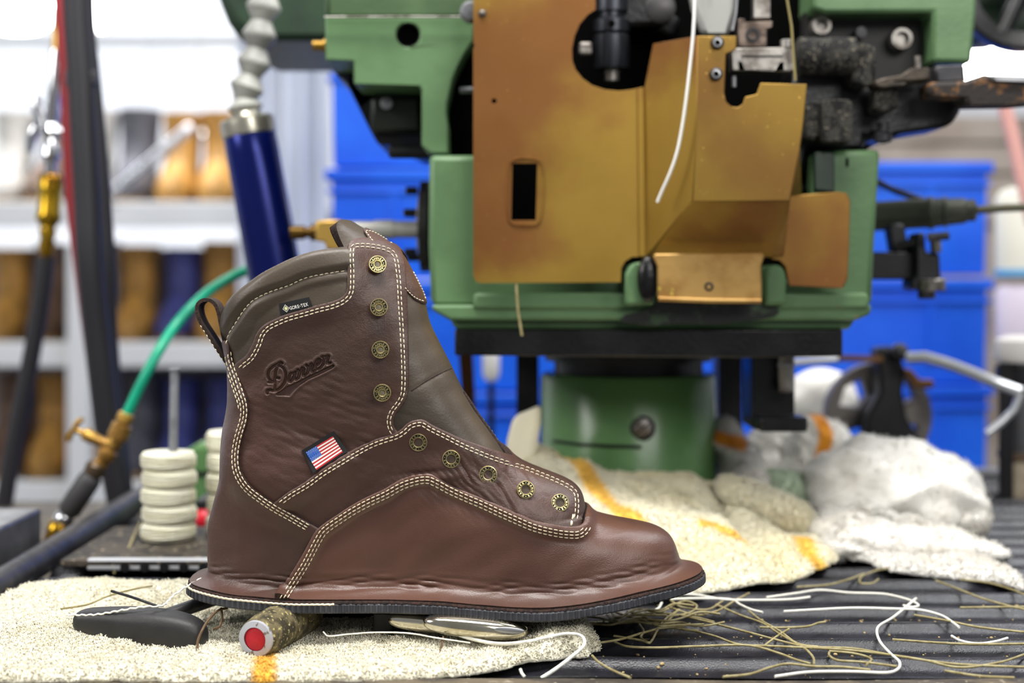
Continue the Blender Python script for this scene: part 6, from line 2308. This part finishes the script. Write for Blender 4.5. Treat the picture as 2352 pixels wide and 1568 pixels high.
o = MB().tube([Vector(p) for p in crv([tuple(P(*q)) for q in [(140, -60, 1.53), (150, 60, 1.53), (160, 200, 1.53), (166, 340, 1.53), (172, 450, 1.53), (190, 600, 1.53), (210, 750, 1.53), (240, 950, 1.53), (292, 1170, 1.55), (310, 1290, 1.56)]], .01)], .0100, 16).obj('hose', mat('dark_red_hose', (140, 16, 26), .45), None, smooth=60)
tag(o, 'dark red hose behind the black hoses', 'hose')
ct = thing('hose_clamp', 'black clamp binding the hoses together', 'clamp', P(190, 178, 1.45))
MB().lathe(P(186, 200, 1.46), (0.05, 0, 1), [(.0145, 0), (.0155, .001), (.0155, .015), (.0145, .016), (.0145, 0)], 24, caps=False).obj('clamp_band', M_BLKMET, ct, smooth=40)
MB().box(P(214, 180, 1.45), (.008, .012, .014)).obj('clamp_screw', M_DARKST, ct, bevel=.002)
DQ_ = 1.62
qh = thing('air_gun', 'chrome trigger air fitting with gold quick coupler on a black hose at far left', 'air gun', P(108, 600, DQ_))


def axq(p0, p1, prof, name, m, sm=35):
    return axl(p0, p1, prof, name, m, DQ_, DQ_, qh, sm)


axq((136, 20), (132, 118), [(13, 0), (14, .02), (14, .98), (12, 1)], 'gold_tube', mat('satin_gold', (200, 160, 84), .35, .8))
axq((132, 116), (116, 292), [(17, 0), (18, .1), (16, .5), (18, .9), (13, 1)], 'chrome_barrel', MATS['chrome'])
axq((116, 285), (116, 400), [(18, 0), (26, .15), (14, .3), (20, .45), (24, .62), (14, .78), (16, 1)], 'chrome_body', MATS['chrome'])
MB().tube([P(116, 300, DQ_), P(84, 290, DQ_), P(70, 320, DQ_), P(66, 350, DQ_)], [.005, .007, .007, .004], 12).obj('trigger', MATS['chrome'], qh, smooth=60)
MB().tube([P(100, 300, DQ_), P(88, 250, DQ_), P(80, 215, DQ_)], [.006, .008, .005], 12).obj('trigger_lever', MATS['chrome'], qh, smooth=60)
MB().tube([P(130, 300, DQ_), P(150, 316, DQ_)], [.007, .005], 12).obj('side_port', MATS['chrome'], qh, smooth=60)
axq((118, 398), (110, 520), [(22, 0), (29, .08), (30, .30), (26, .34), (26, .72), (29, .78), (29, .86), (18, 1)], 'quick_coupler', M_BR3)
axq((110, 518), (106, 596), [(16, 0), (20, .2), (16, .4), (20, .6), (17, 1)], 'hose_barb', M_BR3)
MB().tube([Vector(p) for p in crv([tuple(P(*q)) for q in [(106, 590, DQ_), (98, 660, DQ_), (86, 740, DQ_), (66, 850, DQ_), (42, 970, DQ_), (22, 1080, DQ_), (6, 1180, DQ_), (-10, 1300, DQ_)]], .01)], .0095, 16).obj('black_hose', MATS['black_hose'], qh, smooth=60)
ch = thing('chain', 'pale glinting chain slanting in front of the upper rack shelf', 'chain', P(232, 470, 3.235))
for k in range(16):
    t = k / 15
    c = P(232 + 195 * t, 466 - 165 * t, 3.235)
    MB().ell(c, (.0195, .008, .0125), rz(-40, 'Y'), 12, 8).obj('link', MATS['chrome'], ch, smooth=180)

# =================================================================== RIGHT REAR
wl = thing('hand_wheel', 'grey spoked wheel on a black stand with a silver-handled lever behind the white bundle', 'wheel', P(2015, 1010, 1.50))
wc = P(2020, 955, 1.52)
rw = 122 * 1.52 / FPX
holes = []
for k in range(4):
    a0 = k * PI / 2 + .35
    holes.append([(2020 + 122 * rr * math.cos(a), 955 + 122 * rr * math.sin(a)) for rr, a in ((.42, a0), (.78, a0 - .12), (.84, a0 + .35), (.78, a0 + .8), (.42, a0 + .7))])
slab('wheel_disc', mat('worn_grey_disc', (118, 112, 106), .5, .4, rgb2=(78, 74, 72), nscale=20), circ(2020, 955, 122, 48), 1.51, .02, wl, holes=holes, bevel=.003)
slab('stand', M_BLKMET, [(2012, 800), (2060, 795), (2082, 850), (2075, 900), (2085, 960), (2110, 1000), (2110, 1120), (1985, 1120), (1990, 960), (2022, 900)], 1.47, .03, wl, bevel=.004)
MB().ell(P(2066, 808, 1.46), (.009, .009, .009)).obj('pivot_knob', M_DARKST, wl, smooth=180)
slab('pivot_lever', mat('brown_lever', (110, 76, 40), .5, .4), [(1925, 815), (2030, 818), (2030, 832), (1925, 830)], 1.465, .012, wl, bevel=.002)
slab('pivot_lever', MATS['brown_lever'], [(2075, 850), (2092, 846), (2116, 872), (2146, 872), (2146, 892), (2100, 892)], 1.465, .012, wl, bevel=.002)
MB().tube([Vector(p) for p in crv([tuple(P(*q)) for q in [(2085, 822, 1.44), (2125, 820, 1.43), (2170, 833, 1.42), (2230, 855, 1.40), (2290, 880, 1.38), (2345, 900, 1.37)]], .01)], .0055, 14).obj('silver_handle', mat('satin_aluminium', (214, 216, 220), .3, .7), wl, smooth=60)
MB().tube([Vector(p) for p in crv([tuple(P(*q)) for q in [(2345, 900, 1.37), (2330, 940, 1.37), (2300, 970, 1.37), (2266, 996, 1.37)]], .01)], .0038, 12).obj('trigger_handle', MATS['satin_aluminium'], wl, smooth=60)
MB().tube([P(1820, 832, 1.47), P(1926, 824, 1.47)], .0040, 12).obj('pale_rod', MATS['satin_aluminium'], wl, smooth=60)

# black cylinder stand at the right edge
cs = thing('cylinder_stand', 'tall grey cylinder in a dark frame at the right edge', 'cylinder', (P(2345, 0, 1.55).x, 1.55, -.03))
DS = 1.5
x_ = P(2370, 0, DS).x
MB().lathe((x_, DS, P(0, 1250, DS).z), (0, 0, 1), [(.030, 0), (.030, .2)], 32).obj('grey_cylinder', M_STEEL, cs, smooth=35)
MB().lathe((x_, DS, P(0, 1250, DS).z), (0, 0, 1), [(.036, -.03), (.036, .012), (.033, .014)], 32).obj('dark_collar', M_BLKMET, cs, smooth=35)
MB().lathe((x_, DS, P(0, 1045, DS).z), (0, 0, 1), [(.034, -.002), (.034, .004)], 32).obj('brown_ring', mat('brown_ring', (96, 76, 60), .6), cs, smooth=35)
MB().lathe((x_, DS, P(0, 1200, DS).z), (0, 0, 1), [(.0315, 0), (.0315, .066)], 32).obj('beige_sleeve', mat('beige_sleeve', (186, 172, 150), .7, rgb2=(150, 136, 116), nscale=30), cs, smooth=35)
for dx in (-.036, -.030):
    MB().tube([Vector((x_ + dx, DS - .02, P(0, 1260, DS).z)), Vector((x_ + dx, DS - .02, P(0, 830, DS).z))], .0045, 10).obj('frame_rod', M_BLKMET, cs, smooth=60)
MB().lathe((x_, DS, P(0, 835, DS).z), (0, 0, 1), [(.033, -.02), (.036, -.018), (.036, -.002)], 28).obj('dark_cap', M_BLKMET, cs, smooth=35)
MB().lathe((x_, DS, P(0, 830, DS).z), (0, 0, 1), [(.036, 0), (.038, .006), (.036, .022), (.025, .026), (.0001, .026)], 28).obj('pale_lid', mat('pale_lid', (204, 200, 196), .5), cs, smooth=35)
# pale canisters beyond
for k, (py0, py1, col, lb) in enumerate(((432, 640, (222, 220, 206), 'cream plastic canister at the right edge'), (652, 800, (206, 196, 212), 'pale lilac plastic canister below the cream one'))):
    d_ = 1.95
    z0_, z1_ = P(0, py1, d_).z, P(0, py0, d_).z
    t = thing('canister', lb, 'canister', (P(2350, 0, d_).x, d_, z0_))
    MB().lathe((P(2350, 0, d_).x, d_, z0_), (0, 0, 1), [(.030, 0), (.035, .004), (.036, (z1_ - z0_) * .88), (.030, (z1_ - z0_) * .97), (.018, z1_ - z0_), (.0001, z1_ - z0_)], 30).obj('canister_body', mat('canister_%d' % k, col, .5), t, smooth=40)
    if k == 0:
        MB().lathe((P(2350, 0, d_).x, d_, z0_), (0, 0, 1), [(.0365, .004), (.0365, .012)], 30).obj('blue_band', mat('cyan_band', (60, 160, 220), .5), t, smooth=40)
    else:
        MB().tube([Vector((P(2350, 0, d_).x, d_, z0_ - .005)), Vector((P(2350, 0, d_).x, d_ + .02, -.03))], .02, 14).obj('canister_leg', M_SHELF, t)
o = MB().tube([Vector(p) for p in crv([tuple(P(*q)) for q in [(2290, 180, 1.8), (2312, 260, 1.8), (2330, 330, 1.8), (2350, 420, 1.8), (2375, 520, 1.8)]], .01)], .0085, 14).obj('hose', mat('pink_hose', (214, 160, 152), .45), None, smooth=60)
tag(o, 'pink hose hanging in the upper right background', 'hose')
# black wheel and dark green casing at the upper right
bw = thing('drive_pulley', 'black drive pulley with a dark green casing in the upper right corner', 'pulley', P(2350, 120, 1.45))
cpl = P(2352, -30, 1.45)
R2 = 150 * 1.45 / FPX
MB().lathe(cpl, (.25, 1, 0), [(R2 * .72, -.012), (R2 * .94, -.016), (R2, -.012), (R2, .012), (R2 * .94, .016), (R2 * .72, .012), (R2 * .72, -.012)], 48, caps=False).obj('pulley_rim', M_OILBLK, bw, smooth=35)
for k in range(5):
    a = k * 2 * PI / 5 + .5
    MB().tube([cpl, cpl + Vector((math.cos(a) * R2 * .8, 0, math.sin(a) * R2 * .8))], .009, 10).obj('spoke', M_OILBLK, bw, smooth=60)
slab('pulley_casing', M_DGREEN, [(2180, -80), (2420, -80), (2420, 60), (2300, 96), (2248, 98), (2180, 60)], 1.50, .06, bw, bevel=.008)
# small white pot and blue strips seen under the bed plate
t = thing('white_bottle', 'small white bottle seen between the boot tongue and the black post', 'bottle', P(1128, 872, 1.75))
MB().lathe(P(1128, 878, 1.75), (0, 0, 1), [(.0001, 0), (.007, .003), (.010, .01), (.010, .04), (.006, .048), (.006, .06)], 20).obj('bottle_body', mat('white_bottle', (222, 220, 216), .5), t, smooth=40)
MB().tube([P(1128, 1090, 1.75), P(1128, 880, 1.75)], .004, 8).obj('bottle_stalk', M_NAVY, t, smooth=60)
